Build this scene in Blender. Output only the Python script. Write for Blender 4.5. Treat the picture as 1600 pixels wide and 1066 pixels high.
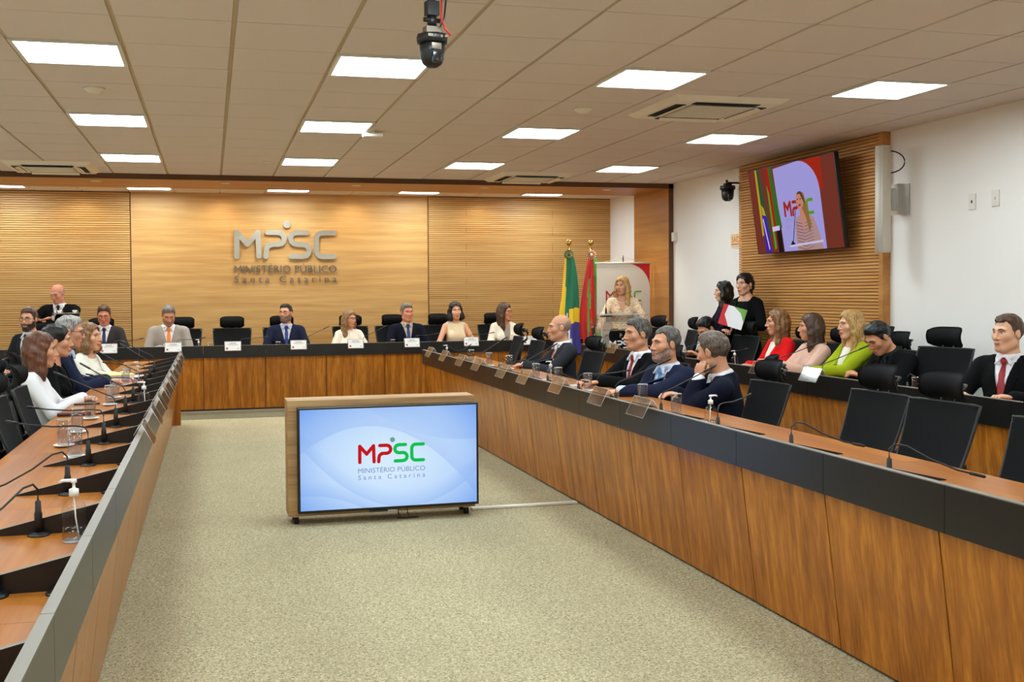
import bpy, bmesh, math, random
import numpy as np
from mathutils import Vector, Matrix, Euler
random.seed(7); np.random.seed(7)
for o_ in list(bpy.data.objects): bpy.data.objects.remove(o_)
SC = bpy.context.scene
COL = SC.collection
# ---------------------------------------------------------------- camera
YAW, PIT, ROL = .2466, -.0235, -.0078
cam_d = bpy.data.cameras.new('camera'); cam = bpy.data.objects.new('camera', cam_d); COL.objects.link(cam)
cam_d.sensor_width = 36; cam_d.lens = 36*1647.5/1600; cam_d.shift_x = (800-744.1)/1600; cam_d.shift_y = (496.5-533)/1600
cam_d.clip_start = .05; cam_d.clip_end = 60
_f = Vector((math.sin(YAW)*math.cos(PIT), math.cos(YAW)*math.cos(PIT), math.sin(PIT)))
_r = Vector((math.cos(YAW), -math.sin(YAW), 0)); _u = _r.cross(_f)
_r2 = _r*math.cos(ROL)+_u*math.sin(ROL); _u2 = -_r*math.sin(ROL)+_u*math.cos(ROL)
_m = Matrix((_r2, _u2, -_f)).transposed().to_4x4(); _m.translation = (0, 0, 1.5); cam.matrix_world = _m
SC.camera = cam
# ---------------------------------------------------------------- world and exposure
w_ = bpy.data.worlds.new('world'); SC.world = w_; w_.use_nodes = True
w_.node_tree.nodes['Background'].inputs[0].default_value = (.9, .93, 1, 1); w_.node_tree.nodes['Background'].inputs[1].default_value = .3
SC.view_settings.view_transform = 'Standard'; SC.view_settings.look = 'None'; SC.view_settings.gamma = 1; SC.view_settings.use_curve_mapping = False
SC.view_settings.exposure = 0.0
SC.cycles.transparent_max_bounces = 40; SC.cycles.diffuse_bounces = 6; SC.cycles.max_bounces = 14; SC.cycles.sample_clamp_indirect = 4
PANEL_POWER = 28.5          # strength of the ceiling light panels
# ---------------------------------------------------------------- materials
M = {}
def srgb(c):
    f = lambda v: v/12.92 if v <= .04045 else ((v+.055)/1.055)**2.4
    return (f(c[0]/255), f(c[1]/255), f(c[2]/255), 1)
def new(name):
    m = bpy.data.materials.new(name); m.use_nodes = True; M[name] = m
    return m, m.node_tree.nodes, m.node_tree.links, m.node_tree.nodes['Principled BSDF']
def mat(name, c, rough=.6, metal=0., spec=None, bump=None, var=None, sheen=0., sss=0., alpha=None, trans=None, ior=None, coat=0.):
    m, N, L, b = new(name); b.inputs['Base Color'].default_value = srgb(c); b.inputs['Roughness'].default_value = rough; b.inputs['Metallic'].default_value = metal
    if spec is not None: b.inputs['Specular IOR Level'].default_value = spec
    if trans: b.inputs['Transmission Weight'].default_value = trans
    if ior: b.inputs['IOR'].default_value = ior
    if coat: b.inputs['Coat Weight'].default_value = coat
    if sheen: b.inputs['Sheen Weight'].default_value = sheen; b.inputs['Sheen Roughness'].default_value = .5
    if sss: b.inputs['Subsurface Weight'].default_value = sss; b.inputs['Subsurface Scale'].default_value = .01; b.inputs['Subsurface Radius'].default_value = (1, .35, .2)
    if bump or var:
        tc = N.new('ShaderNodeTexCoord'); nz = N.new('ShaderNodeTexNoise'); L.new(tc.outputs['Object'], nz.inputs['Vector'])
        sc, am = (bump or (40, .1))[:2]; nz.inputs['Scale'].default_value = sc; nz.inputs['Detail'].default_value = 3
        if bump:
            bp = N.new('ShaderNodeBump'); bp.inputs['Strength'].default_value = am; bp.inputs['Distance'].default_value = .01; L.new(nz.outputs[0], bp.inputs['Height']); L.new(bp.outputs[0], b.inputs['Normal'])
        if var:
            mx = N.new('ShaderNodeMix'); mx.data_type = 'RGBA'; mx.inputs[6].default_value = srgb(c); mx.inputs[7].default_value = srgb(var)
            rp = N.new('ShaderNodeMapRange'); rp.inputs[1].default_value = .35; rp.inputs[2].default_value = .65; L.new(nz.outputs[0], rp.inputs[0]); L.new(rp.outputs[0], mx.inputs[0]); L.new(mx.outputs[2], b.inputs['Base Color'])
    return m
def emit(name, c, s):
    m, N, L, b = new(name); e = N.new('ShaderNodeEmission'); e.inputs[0].default_value = srgb(c); e.inputs[1].default_value = s
    L.new(e.outputs[0], N['Material Output'].inputs[0]); return m
def wood(name, ca, cb, grain='Z', rough=.35, coarse=7., fine=60., spec=.5, cc=None, world=False):
    """layered grain running along one axis; every board gets its own piece of the pattern"""
    m, N, L, b = new(name); b.inputs['Roughness'].default_value = rough; b.inputs['Specular IOR Level'].default_value = spec
    tc = N.new('ShaderNodeTexCoord'); oi = N.new('ShaderNodeObjectInfo'); ad = N.new('ShaderNodeVectorMath'); ad.operation = 'MULTIPLY_ADD'
    cx = N.new('ShaderNodeCombineXYZ')
    for i in range(3): L.new(oi.outputs['Random'], cx.inputs[i])
    L.new(cx.outputs[0], ad.inputs[0]); ad.inputs[1].default_value = (13, 17, 11); L.new(tc.outputs['Object'], ad.inputs[2])
    ax = 'XYZ'.index(grain)
    def lay(sc, st, det):
        mp = N.new('ShaderNodeMapping'); s = [sc]*3; s[ax] = sc*st; mp.inputs['Scale'].default_value = s; L.new(ad.outputs[0], mp.inputs[0])
        nz = N.new('ShaderNodeTexNoise'); nz.inputs['Scale'].default_value = 1; nz.inputs['Detail'].default_value = det; nz.inputs['Distortion'].default_value = .3; L.new(mp.outputs[0], nz.inputs['Vector']); return nz
    n1 = lay(coarse, .06, 2); n2 = lay(fine, .03, 3)
    a = N.new('ShaderNodeMath'); a.operation = 'MULTIPLY_ADD'; L.new(n2.outputs[0], a.inputs[0]); a.inputs[1].default_value = .45
    s2 = N.new('ShaderNodeMath'); s2.operation = 'MULTIPLY'; L.new(n1.outputs[0], s2.inputs[0]); s2.inputs[1].default_value = .75; L.new(s2.outputs[0], a.inputs[2])
    r = N.new('ShaderNodeValToRGB'); e = r.color_ramp.elements; e[0].position = .42; e[1].position = .78; e[0].color = srgb(cb); e[1].color = srgb(ca)
    if cc: q = e.new(.6); q.color = srgb(cc)
    L.new(a.outputs[0], r.inputs[0]); L.new(r.outputs[0], b.inputs['Base Color'])
    return m
wood('wood_desk', (190, 120, 36), (134, 74, 16), 'Z', .25, 17, 85, .4, (162, 95, 25))
wood('wood_top', (182, 113, 40), (144, 80, 22), 'Y', .30, 9, 60, .25)
wood('wood_top_x', (182, 113, 40), (144, 80, 22), 'X', .30, 9, 60, .25)
wood('wood_wall', (218, 170, 104), (194, 142, 76), 'X', .45, 14, 60, .4)
wood('wood_wall_y', (206, 150, 84), (178, 120, 60), 'Y', .45, 14, 60, .4)
wood('wood_slat', (222, 174, 108), (198, 146, 80), 'X', .45, 14, 60, .4)
wood('wood_portal', (186, 122, 56), (158, 96, 38), 'X', .45, 8, 50, .4)
wood('wood_portal_z', (192, 134, 70), (164, 108, 50), 'Y', .45, 8, 50, .4)
wood('wood_cabinet', (190, 155, 106), (142, 104, 64), 'X', .5, 12, 80, .35)
mat('portal_edge', (92, 56, 28), .6)
mat('groove', (104, 66, 30), .8)
mat('black_laminate', (19, 18, 18), .32, spec=.5, bump=(300, .03))
mat('ledge_edge', (120, 112, 100), .45)
mat('wall_paint', (240, 235, 228), .85, spec=.2)
mat('wall_back_paint', (226, 223, 215), .85, spec=.2)
mat('tile_board', (224, 213, 205), .95, spec=.1, bump=(220, .12))
mat('tile_rail', (196, 176, 146), .7)
mat('tile_gap', (44, 34, 24), .9)
mat('light_frame', (225, 222, 212), .4)
emit('light_diffuser', (230, 246, 253), PANEL_POWER)
emit('downlight', (255, 240, 215), 14)
mat('white_plastic', (226, 222, 210), .45)
mat('aircon_white', (240, 232, 216), .5)
mat('aircon_grille', (196, 186, 168), .7)
mat('dark_gap', (28, 26, 24), .8)
mat('black_plastic', (16, 16, 17), .42)
mat('black_rubber', (12, 12, 12), .7)
mat('black_leather', (14, 13, 13), .35)
mat('black_mesh', (10, 10, 11), .8, bump=(500, .25), spec=.2)
mat('chair_frame', (22, 23, 25), .5)
mat('metal', (176, 172, 164), .3, 1.0)
mat('brushed_steel', (205, 196, 178), .28, 1.0, bump=(90, .03))
mat('dark_steel', (118, 108, 94), .4, .6)
mat('gold', (200, 165, 90), .25, 1.0)
mat('paper', (236, 236, 236), .7)
mat('ink', (150, 150, 152), .8)
mat('red_ink', (176, 36, 40), .7)
mat('trim_metal', (140, 136, 116), .4, .3)
mat('cable_white', (228, 222, 206), .5)
mat('red_wire', (190, 30, 24), .5)
mat('cup_white', (238, 236, 230), .35)
mat('sweater', (60, 30, 30), .8)
for n_, c_ in dict(skin_light=(208, 150, 116), skin_pale=(222, 170, 138), skin_tan=(200, 142, 106), skin_red=(208, 140, 112)).items(): mat(n_, c_, .48, spec=.35, sss=.12)
for n_, c_, v_ in (('hair_brown', (92, 62, 42), (50, 33, 22)), ('hair_dark', (26, 20, 17), (14, 11, 10)), ('hair_black', (16, 14, 14), (9, 8, 8)), ('hair_grey', (128, 124, 118), (78, 74, 70)),
    ('hair_grey_dark', (104, 98, 90), (40, 36, 33)), ('hair_silver', (176, 172, 164), (96, 94, 92)), ('hair_auburn', (110, 62, 34), (66, 36, 20)), ('hair_blond', (206, 164, 96), (136, 100, 58)),
    ('hair_dark_blond', (164, 128, 82), (92, 68, 44)), ('hair_highlight', (150, 106, 62), (84, 54, 32)), ('hair_chestnut', (88, 60, 40), (56, 38, 26)), ('hair_stubble', (178, 146, 128), (150, 122, 106)), ('hair_ash', (112, 94, 80), (58, 47, 39)), ('beard_grey', (176, 148, 130), (124, 98, 84)), ('beard_mix', (132, 112, 98), (84, 66, 56)), ('beard_dark', (66, 50, 42), (38, 28, 24))):
    m_, N_, L_, b_ = new(n_); b_.inputs['Roughness'].default_value = .42; b_.inputs['Specular IOR Level'].default_value = .4
    tc_ = N_.new('ShaderNodeTexCoord'); mp_ = N_.new('ShaderNodeMapping'); mp_.inputs['Scale'].default_value = (150, 150, 12) if 'beard' not in n_ else (120, 120, 120); L_.new(tc_.outputs['Object'], mp_.inputs[0])
    nz_ = N_.new('ShaderNodeTexNoise'); nz_.inputs['Scale'].default_value = 1; nz_.inputs['Detail'].default_value = 2; nz_.inputs['Distortion'].default_value = .6; L_.new(mp_.outputs[0], nz_.inputs['Vector'])
    r_ = N_.new('ShaderNodeValToRGB'); r_.color_ramp.elements[0].position = .36; r_.color_ramp.elements[1].position = .64; r_.color_ramp.elements[0].color = srgb(v_); r_.color_ramp.elements[1].color = srgb(c_)
    L_.new(nz_.outputs[0], r_.inputs[0]); L_.new(r_.outputs[0], b_.inputs['Base Color'])
    bp_ = N_.new('ShaderNodeBump'); bp_.inputs['Strength'].default_value = .35; bp_.inputs['Distance'].default_value = .004; L_.new(nz_.outputs[0], bp_.inputs['Height']); L_.new(bp_.outputs[0], b_.inputs['Normal'])
mat('eye_white', (225, 220, 214), .25); mat('iris', (46, 30, 20), .2); mat('lash', (22, 16, 14), .6)
mat('lips', (176, 104, 88), .45); mat('lips_red', (178, 62, 62), .4)
for n_, c_ in dict(suit_black=(14, 14, 15), suit_navy=(30, 35, 56), suit_dark_navy=(18, 21, 36), suit_charcoal=(52, 50, 50), suit_charcoal_blue=(46, 47, 51), suit_grey=(158, 152, 143), suit_dark_grey=(34, 35, 38), suit_purple=(38, 26, 44),
    blazer_white=(232, 226, 210), top_white=(228, 226, 226), blazer_red=(214, 26, 26), blouse_pink=(216, 176, 156), blazer_green=(158, 172, 28), top_cream=(226, 210, 176), blouse_white=(234, 226, 210), shirt_white=(232, 232, 236), shirt_blue=(196, 206, 224), shirt_grey=(186, 178, 160),
    blouse_grey=(150, 144, 132), trousers_black=(12, 12, 13)).items(): mat(n_, c_, .9, spec=.12, bump=(160, .18))
mat('tie_navy', (38, 46, 92), .5); mat('tie_blue', (30, 56, 128), .5); mat('tie_orange', (240, 140, 62), .5); mat('tie_red', (150, 28, 38), .5); mat('tie_coral', (214, 104, 98), .5); mat('tie_light_blue', (104, 156, 214), .5); mat('tie_black', (30, 28, 30), .5)
mat('glasses_dark', (44, 22, 22), .3); mat('glasses_black', (18, 18, 18), .3); mat('thin_metal', (120, 112, 100), .3, .8); mat('pearl', (238, 226, 206), .25)
def sequin():
    m, N, L, b = new('sequin'); b.inputs['Roughness'].default_value = .5
    tc = N.new('ShaderNodeTexCoord'); w = N.new('ShaderNodeTexWave'); w.wave_type = 'BANDS'; w.bands_direction = 'Z'; w.inputs['Scale'].default_value = 16; w.inputs['Distortion'].default_value = 9; w.inputs['Detail'].default_value = 2; w.inputs['Detail Scale'].default_value = 2.5
    L.new(tc.outputs['Object'], w.inputs['Vector']); v = N.new('ShaderNodeTexVoronoi'); v.inputs['Scale'].default_value = 95; L.new(tc.outputs['Object'], v.inputs['Vector'])
    mu = N.new('ShaderNodeMath'); mu.operation = 'MULTIPLY_ADD'; L.new(v.outputs['Distance'], mu.inputs[0]); mu.inputs[1].default_value = .6; L.new(w.outputs[1], mu.inputs[2])
    r = N.new('ShaderNodeValToRGB'); e = r.color_ramp.elements; e[0].position = .25; e[0].color = srgb((150, 104, 70)); e[1].position = .8; e[1].color = srgb((240, 212, 176)); L.new(mu.outputs[0], r.inputs[0]); L.new(r.outputs[0], b.inputs['Base Color'])
sequin()
def glass(name, c=(255, 255, 255), tint=.93, rough=.0, fac=.88):
    """thin clear sheet: mostly see-through with a mirror-like share that grows towards grazing angles"""
    m, N, L, b = new(name); N.remove(b)
    t = N.new('ShaderNodeBsdfTransparent'); q = srgb(c); t.inputs[0].default_value = (q[0]*tint, q[1]*tint, q[2]*tint, 1)
    g = N.new('ShaderNodeBsdfGlossy'); g.inputs['Roughness'].default_value = .03+rough; fr = N.new('ShaderNodeLayerWeight'); fr.inputs[0].default_value = .5; pw = N.new('ShaderNodeMath'); pw.operation = 'POWER'; pw.inputs[1].default_value = 5.; L.new(fr.outputs['Facing'], pw.inputs[0])
    a = N.new('ShaderNodeMath'); a.operation = 'MULTIPLY_ADD'; a.inputs[1].default_value = .6; a.inputs[2].default_value = 1-fac; L.new(pw.outputs[0], a.inputs[0]); a.use_clamp = True
    mx = N.new('ShaderNodeMixShader'); L.new(a.outputs[0], mx.inputs[0]); L.new(t.outputs[0], mx.inputs[1]); L.new(g.outputs[0], mx.inputs[2]); L.new(mx.outputs[0], N['Material Output'].inputs[0]); return m
glass('clear_glass', tint=.95, fac=.97); glass('acrylic', (250, 246, 240), .95, rough=.08, fac=.84); glass('gel_clear', (244, 244, 248), .97, fac=.96); glass('lectern_acrylic', tint=.93, fac=.94)
mat('acrylic_edge', (205, 205, 198), .2, spec=.8)
mat('water', (250, 250, 255), .0, trans=1.0, ior=1.33)
def carpet(name, ca, cb, cc):
    m, N, L, b = new(name); b.inputs['Roughness'].default_value = .95; b.inputs['Specular IOR Level'].default_value = .1
    tc = N.new('ShaderNodeTexCoord'); n1 = N.new('ShaderNodeTexNoise'); n1.inputs['Scale'].default_value = 95; n1.inputs['Detail'].default_value = 3; n1.inputs['Distortion'].default_value = 1.2; L.new(tc.outputs['Object'], n1.inputs['Vector'])
    n2 = N.new('ShaderNodeTexNoise'); n2.inputs['Scale'].default_value = 1.3; n2.inputs['Detail'].default_value = 3; L.new(tc.outputs['Object'], n2.inputs['Vector'])
    r = N.new('ShaderNodeValToRGB'); e = r.color_ramp.elements; e[0].position = .34; e[0].color = srgb(ca); e[1].position = .66; e[1].color = srgb(cb); L.new(n1.outputs[0], r.inputs[0])
    mr = N.new('ShaderNodeMapRange'); mr.inputs[1].default_value = .35; mr.inputs[2].default_value = .7; mr.inputs[3].default_value = 0; mr.inputs[4].default_value = .22; L.new(n2.outputs[0], mr.inputs[0])
    mx = N.new('ShaderNodeMix'); mx.data_type = 'RGBA'; mx.inputs[7].default_value = srgb(cc); L.new(mr.outputs[0], mx.inputs[0]); L.new(r.outputs[0], mx.inputs[6]); L.new(mx.outputs[2], b.inputs['Base Color'])
    bp = N.new('ShaderNodeBump'); bp.inputs['Strength'].default_value = .6; bp.inputs['Distance'].default_value = .006; L.new(n1.outputs[0], bp.inputs['Height']); L.new(bp.outputs[0], b.inputs['Normal'])
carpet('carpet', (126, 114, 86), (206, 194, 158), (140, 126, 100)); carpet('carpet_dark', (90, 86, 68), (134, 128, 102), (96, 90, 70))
# ---------------------------------------------------------------- mesh helpers
def V3(*a): return np.array(a, float)
def ellv(c, r, R, nu=10, nv=7):
    V = []; Fc = []
    for j in range(nv+1):
        th = math.pi*j/nv
        for i in range(nu):
            ph = 2*math.pi*i/nu; V.append(c+R @ (np.array([math.sin(th)*math.cos(ph), math.cos(th), math.sin(th)*math.sin(ph)])*r))
    for j in range(nv):
        for i in range(nu):
            a = j*nu+i; b = j*nu+(i+1) % nu; Fc.append((a, b, b+nu, a+nu))
    return V, Fc
def tubev(pts, rad, n=6, up=V3(0, 0, 1), flat=1.0):
    V = []; Fc = []; pts = [np.array(p, float) for p in pts]
    for i, p in enumerate(pts):
        d = pts[min(i+1, len(pts)-1)]-pts[max(i-1, 0)]; d /= np.linalg.norm(d)+1e-9
        a = np.cross(d, up)
        if np.linalg.norm(a) < 1e-3: a = np.cross(d, V3(1, 0, 0))
        a /= np.linalg.norm(a); b = np.cross(a, d); r = rad[i] if hasattr(rad, '__len__') else rad
        for k in range(n):
            t = 2*math.pi*k/n; V.append(p+r*(a*math.cos(t)*flat+b*math.sin(t)))
    for i in range(len(pts)-1):
        for k in range(n):
            a = i*n+k; b = i*n+(k+1) % n; Fc.append((a, b, b+n, a+n))
    Fc.append(tuple(range(n))[::-1]); Fc.append(tuple((len(pts)-1)*n+k for k in range(n)))
    return V, Fc
class MB:
    def __init__(s): s.v = []; s.f = []; s.m = []; s.sm = []
    def add(s, V, F, m=0, sm=False):
        o = len(s.v); s.v += [tuple(v) for v in V]; s.f += [tuple(i+o for i in q) for q in F]; s.m += [m]*len(F); s.sm += [sm]*len(F); return s
    def box(s, a, b, m=0, bev=0.):
        x0, y0, z0 = [min(a[i], b[i]) for i in range(3)]; x1, y1, z1 = [max(a[i], b[i]) for i in range(3)]
        if bev <= 0:
            return s.add([(x0, y0, z0), (x1, y0, z0), (x1, y1, z0), (x0, y1, z0), (x0, y0, z1), (x1, y0, z1), (x1, y1, z1), (x0, y1, z1)],
                         [(0, 3, 2, 1), (4, 5, 6, 7), (0, 1, 5, 4), (1, 2, 6, 5), (2, 3, 7, 6), (3, 0, 4, 7)], m)
        bm = bmesh.new(); bmesh.ops.create_cube(bm, size=1)
        for v in bm.verts: v.co = Vector(((x0+x1)/2+v.co.x*(x1-x0), (y0+y1)/2+v.co.y*(y1-y0), (z0+z1)/2+v.co.z*(z1-z0)))
        bmesh.ops.bevel(bm, geom=list(bm.edges), offset=bev, segments=2, affect='EDGES', profile=.6)
        s.bm(bm, m, True); return s
    def bm(s, bm, m=0, sm=False):
        bm.verts.ensure_lookup_table(); bm.verts.index_update(); s.add([v.co[:] for v in bm.verts], [[v.index for v in f.verts] for f in bm.faces], m, sm); bm.free()
    def tube(s, pts, r, n=8, m=0, sm=True): V, F = tubev(pts, r, n); return s.add(V, F, m, sm)
    def lathe(s, prof, n=16, c=(0, 0, 0), m=0, sm=True):
        V = []; F = []
        for (r, z) in prof:
            for k in range(n): a = 2*math.pi*k/n; V.append((c[0]+r*math.cos(a), c[1]+r*math.sin(a), c[2]+z))
        for i in range(len(prof)-1):
            for k in range(n): a = i*n+k; b = i*n+(k+1) % n; F.append((a, b, b+n, a+n))
        if prof[0][0] > 1e-5: F.append(tuple(range(n))[::-1])
        if prof[-1][0] > 1e-5: F.append(tuple((len(prof)-1)*n+k for k in range(n)))
        return s.add(V, F, m, sm)
    def prism(s, poly, d, m=0):   # polygon (3d points) extruded along d
        n = len(poly); V = [tuple(p) for p in poly]+[tuple(p[i]+d[i] for i in range(3)) for p in poly]
        F = [tuple(range(n))[::-1], tuple(range(n, 2*n))]+[(i, (i+1) % n, n+(i+1) % n, n+i) for i in range(n)]
        return s.add(V, F, m)
    def mesh(s, name, mats):
        me = bpy.data.meshes.new(name); me.from_pydata(s.v, [], s.f)
        for q in (mats if isinstance(mats, (list, tuple)) else [mats]): me.materials.append(M[q] if isinstance(q, str) else q)
        me.polygons.foreach_set('material_index', s.m); me.polygons.foreach_set('use_smooth', s.sm); me.update()
        return me
    def build(s, name, mats, parent=None, loc=(0, 0, 0)):
        me = s.mesh(name, mats); bm = bmesh.new(); bm.from_mesh(me); bmesh.ops.recalc_face_normals(bm, faces=bm.faces); bm.to_mesh(me); bm.free()
        return link(name, me, parent, loc)
def link(name, me, parent=None, loc=(0, 0, 0)):
    o = bpy.data.objects.new(name, me); COL.objects.link(o); o.location = loc
    if parent: o.parent = parent
    return o
def tag(o, label, cat=None, group=None):
    o['label'] = label
    if cat: o['category'] = cat
    if group: o['group'] = group
    return o
def thing(name, label, cat, loc=(0, 0, 0), rz=0, group=None):
    o = bpy.data.objects.new(name, None); COL.objects.link(o); o.location = loc; o.rotation_euler = (0, 0, rz); o.empty_display_size = .1
    return tag(o, label, cat, group)
def struct(o): o['kind'] = 'structure'; return o
def sempty(name): o = bpy.data.objects.new(name, None); COL.objects.link(o); return struct(o)
def dup(root, loc=None, rz=None, label=None, group=None):
    r = root.copy(); COL.objects.link(r)
    if loc is not None: r.location = loc
    if rz is not None: r.rotation_euler = (root.rotation_euler[0], root.rotation_euler[1], rz)
    if label: r['label'] = label
    if group: r['group'] = group
    for ch in list(root.children):
        c = ch.copy(); COL.objects.link(c); c.parent = r
        for g in list(ch.children): d = g.copy(); COL.objects.link(d); d.parent = c
    return r
ORD = ['nearest', 'second', 'third', 'fourth', 'fifth', 'sixth', 'seventh', 'eighth', 'ninth', 'tenth', 'eleventh', 'twelfth', 'thirteenth', 'fourteenth', 'fifteenth', 'sixteenth']
# ---------------------------------------------------------------- the room
XL, XR, YB, YF, H = -4.1, 6.15, 15.7, -3.5, 2.969
gx = lambda i: -.482+.625*i
gy = lambda j: 5.848+.625*j
struct(MB().box((XL, YF, -.06), (XR, YB, 0)).build('floor', 'carpet'))
fl = [o for o in SC.objects if o.name == 'floor'][0]
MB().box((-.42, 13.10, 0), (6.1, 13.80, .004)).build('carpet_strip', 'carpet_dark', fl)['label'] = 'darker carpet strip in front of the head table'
MB().box((-.42, 13.80, 0), (6.1, 13.97, .010), bev=.003).build('floor_trim', 'trim_metal', fl)['label'] = 'grey metal edge trim'
struct(MB().box((XL-.1, YF, 0), (XL, YB, H+.1)).build('wall_left', 'wall_paint'))
struct(MB().box((XR, YF, 0), (XR+.1, YB, H+.1)).build('wall_right', 'wall_paint'))
struct(MB().box((XL-.1, YF-.1, 0), (XR+.1, YF, H+.1)).build('wall_front', 'wall_paint'))
wb = struct(MB().box((XL-.1, YB+.03, 0), (XR+.1, YB+.13, H+.1), 0).build('wall_back', 'groove'))
MB().box((-1.08, YB-.012, .0), (3.20, YB+.03, H)).build('veneer_panel', 'wood_wall', wb)['label'] = 'smooth horizontal-grain wood panel behind the metal sign'
# slats: grooves 6 mm, pitch 31.5 mm
PITCH = .0315
sl_r = MB().box((3.215, 0, 0), (XR-.001, .035, PITCH-.007)).mesh('slat', 'wood_slat')
sl_l = MB().box((XL, 0, 0), (-1.095, .035, PITCH-.007)).mesh('slat', 'wood_slat')
nslat = int(H/PITCH)
for i in range(nslat):
    for me in (sl_r, sl_l): link('slat', me, wb, (0, YB-.010, i*PITCH+.002))
mbj = MB()
for q in range(12):      # short vertical joints in the slatted right-hand field
    z = H-.20-q*.26; 
    if z > .2: mbj.box((3.80+.0, YB-.0125, z-.09), (3.803, YB-.008, z)); mbj.box((5.185, YB-.0125, z-.13), (5.188, YB-.008, z+.02))
mbj.build('joint', 'groove', wb)
# slatted panel on the right wall
wp = thing('wall_panel', 'slatted wood panel on the right white wall behind the tilted television', 'wall panel', (6.075, 0, 0)); del wp['category']; struct(wp); wp.name = 'trim_1'
MB().box((.035, 8.66, 0), (.075, 11.36, H)).build('backing', 'groove', wp)
MB().box((-.005, 8.60, 0), (.075, 8.66, H)).build('end_board', 'wood_portal_z', wp)
slw = MB().box((0, 8.66, 0), (.035, 11.36, PITCH-.007)).mesh('slat', 'wood_wall_y')
for i in range(nslat): link('slat', slw, wp, (0, 0, i*PITCH+.002))
# wooden portal: soffit beam across the ceiling and the pier on the right
pt = sempty('trim_2')
MB().box((XL, 13.36, H-.055), (XR, 14.55, H-.001)).build('soffit', 'wood_portal', pt)
MB().box((XL, 13.345, H-.065), (XR, 13.36, H-.001)).build('fascia', 'portal_edge', pt)
MB().box((6.09, 13.36, 0), (XR-.001, 14.58, H-.055)).build('pier', 'wood_portal_z', pt)
MB().box((6.085, 13.345, 0), (XR-.001, 13.36, H-.001)).build('edge_board', 'portal_edge', pt)
# ---------------------------------------------------------------- ceiling
ce = sempty('ceiling')
MB().box((XL-.1, YF-.1, H+.035), (XR+.1, YB+.1, H+.08)).build('ceiling_void', 'tile_gap', ce)
lights = {(i, j) for i in (-4, -1, 2, 5, 8) for j in (-11, -7, -3, 1, 5, 9, 14)}
def inview(x, y, z):
    q = cam.matrix_world.inverted() @ Vector((x, y, z))
    if q.z > -.1: return False
    px = 744.1+1647.5*q.x/-q.z; py = 496.5-1647.5*q.y/-q.z; return -150 < px < 1750 and -120 < py < 1100
tile = MB().box((.013, .0045, 0), (.612, .6205, .018)).mesh('ceiling_tile', 'tile_board')
rest = MB(); ntile = 0
for i in range(-6, 11):
    for j in range(-15, 16):
        x0, y0 = gx(i), gy(j); x1, y1 = min(x0+.625, XR), min(y0+.625, YB); xs = max(x0, XL)
        if (i, j) in lights or x1-xs < .03 or y1-y0 < .03: continue
        full = x1-xs > .62 and y1-y0 > .62
        if inview((x0+x1)/2, (y0+y1)/2, H):
            ntile += 1
            if full: link('ceiling_tile', tile, ce, (x0, y0, H))
            else: MB().box((xs+.013-x0, .003, 0), (x1-x0-.003, y1-y0-.003, .018)).build('ceiling_tile', 'tile_board', ce, (x0, y0, H))
        else: rest.box((xs+.013, y0+.003, H), (x1-.013, y1-.003, H+.018))
rest.build('ceiling_tiles', 'tile_board', ce)['kind'] = 'stuff'
rail = MB().box((-.011, YF, .008), (.011, YB, .016)).mesh('grid_rail', 'tile_rail')
for i in range(-5, 11): link('grid_rail', rail, ce, (gx(i), 0, H))
# light panels
fm = MB(); 
for a, b in (((.006, .006, -.014), (.619, .030, .02)), ((.006, .595, -.014), (.619, .619, .02)), ((.006, .030, -.014), (.030, .595, .02)), ((.595, .030, -.014), (.619, .595, .02))): fm.box(a, b)
fm = fm.mesh('frame', 'light_frame'); dm = MB().box((.030, .030, .002), (.595, .595, .012)).mesh('diffuser', 'light_diffuser')
rown = {1: 'the nearest row in view', 5: 'the second row in view', 9: 'the third row', 14: 'the far row behind the beam', -3: 'the row overhead, out of view', -7: 'the row behind the camera', -11: 'the rearmost row'}
coln = {-4: 'far-left', -1: 'leftmost in view', 2: 'second from left in view', 5: 'third from left in view', 8: 'rightmost'}
for (i, j) in sorted(lights):
    t = thing('ceiling_light', f'square LED ceiling panel, {coln[i]}, in {rown[j]}', 'ceiling light', (gx(i), gy(j), H), group='square LED panels in the ceiling grid')
    link('frame', fm, t); link('diffuser', dm, t)
# downlights in the soffit
for n_, (x, y, w) in enumerate(((-1.35, 13.75, 'leftmost, near the air conditioner'), (.20, 13.75, 'above the empty head chair'), (1.86, 13.75, 'above the blonde woman'), (3.59, 13.75, 'above the woman in the white blazer'), (5.34, 13.75, 'nearest the right pier'))):
    t = thing('downlight', f'small round downlight in the wooden soffit, {w}', 'ceiling light', (x, y, H-.055), group='downlights in the wooden beam')
    MB().lathe([(.050, -.006), (.062, -.004), (.062, 0), (.044, 0)], 20).build('ring', 'light_frame', t)
    MB().lathe([(.0001, -.002), (.044, -.002), (.044, 0), (.0001, 0)], 16).build('lamp', 'downlight', t)
    l = bpy.data.lights.new('downlight_lamp', 'SPOT'); l.energy = 75; l.color = (1, .88, .70); l.spot_size = math.radians(110); l.spot_blend = .8; l.shadow_soft_size = .04
    lo = bpy.data.objects.new('spot', l); COL.objects.link(lo); lo.parent = t; lo.location = (0, 0, -.02)
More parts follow.
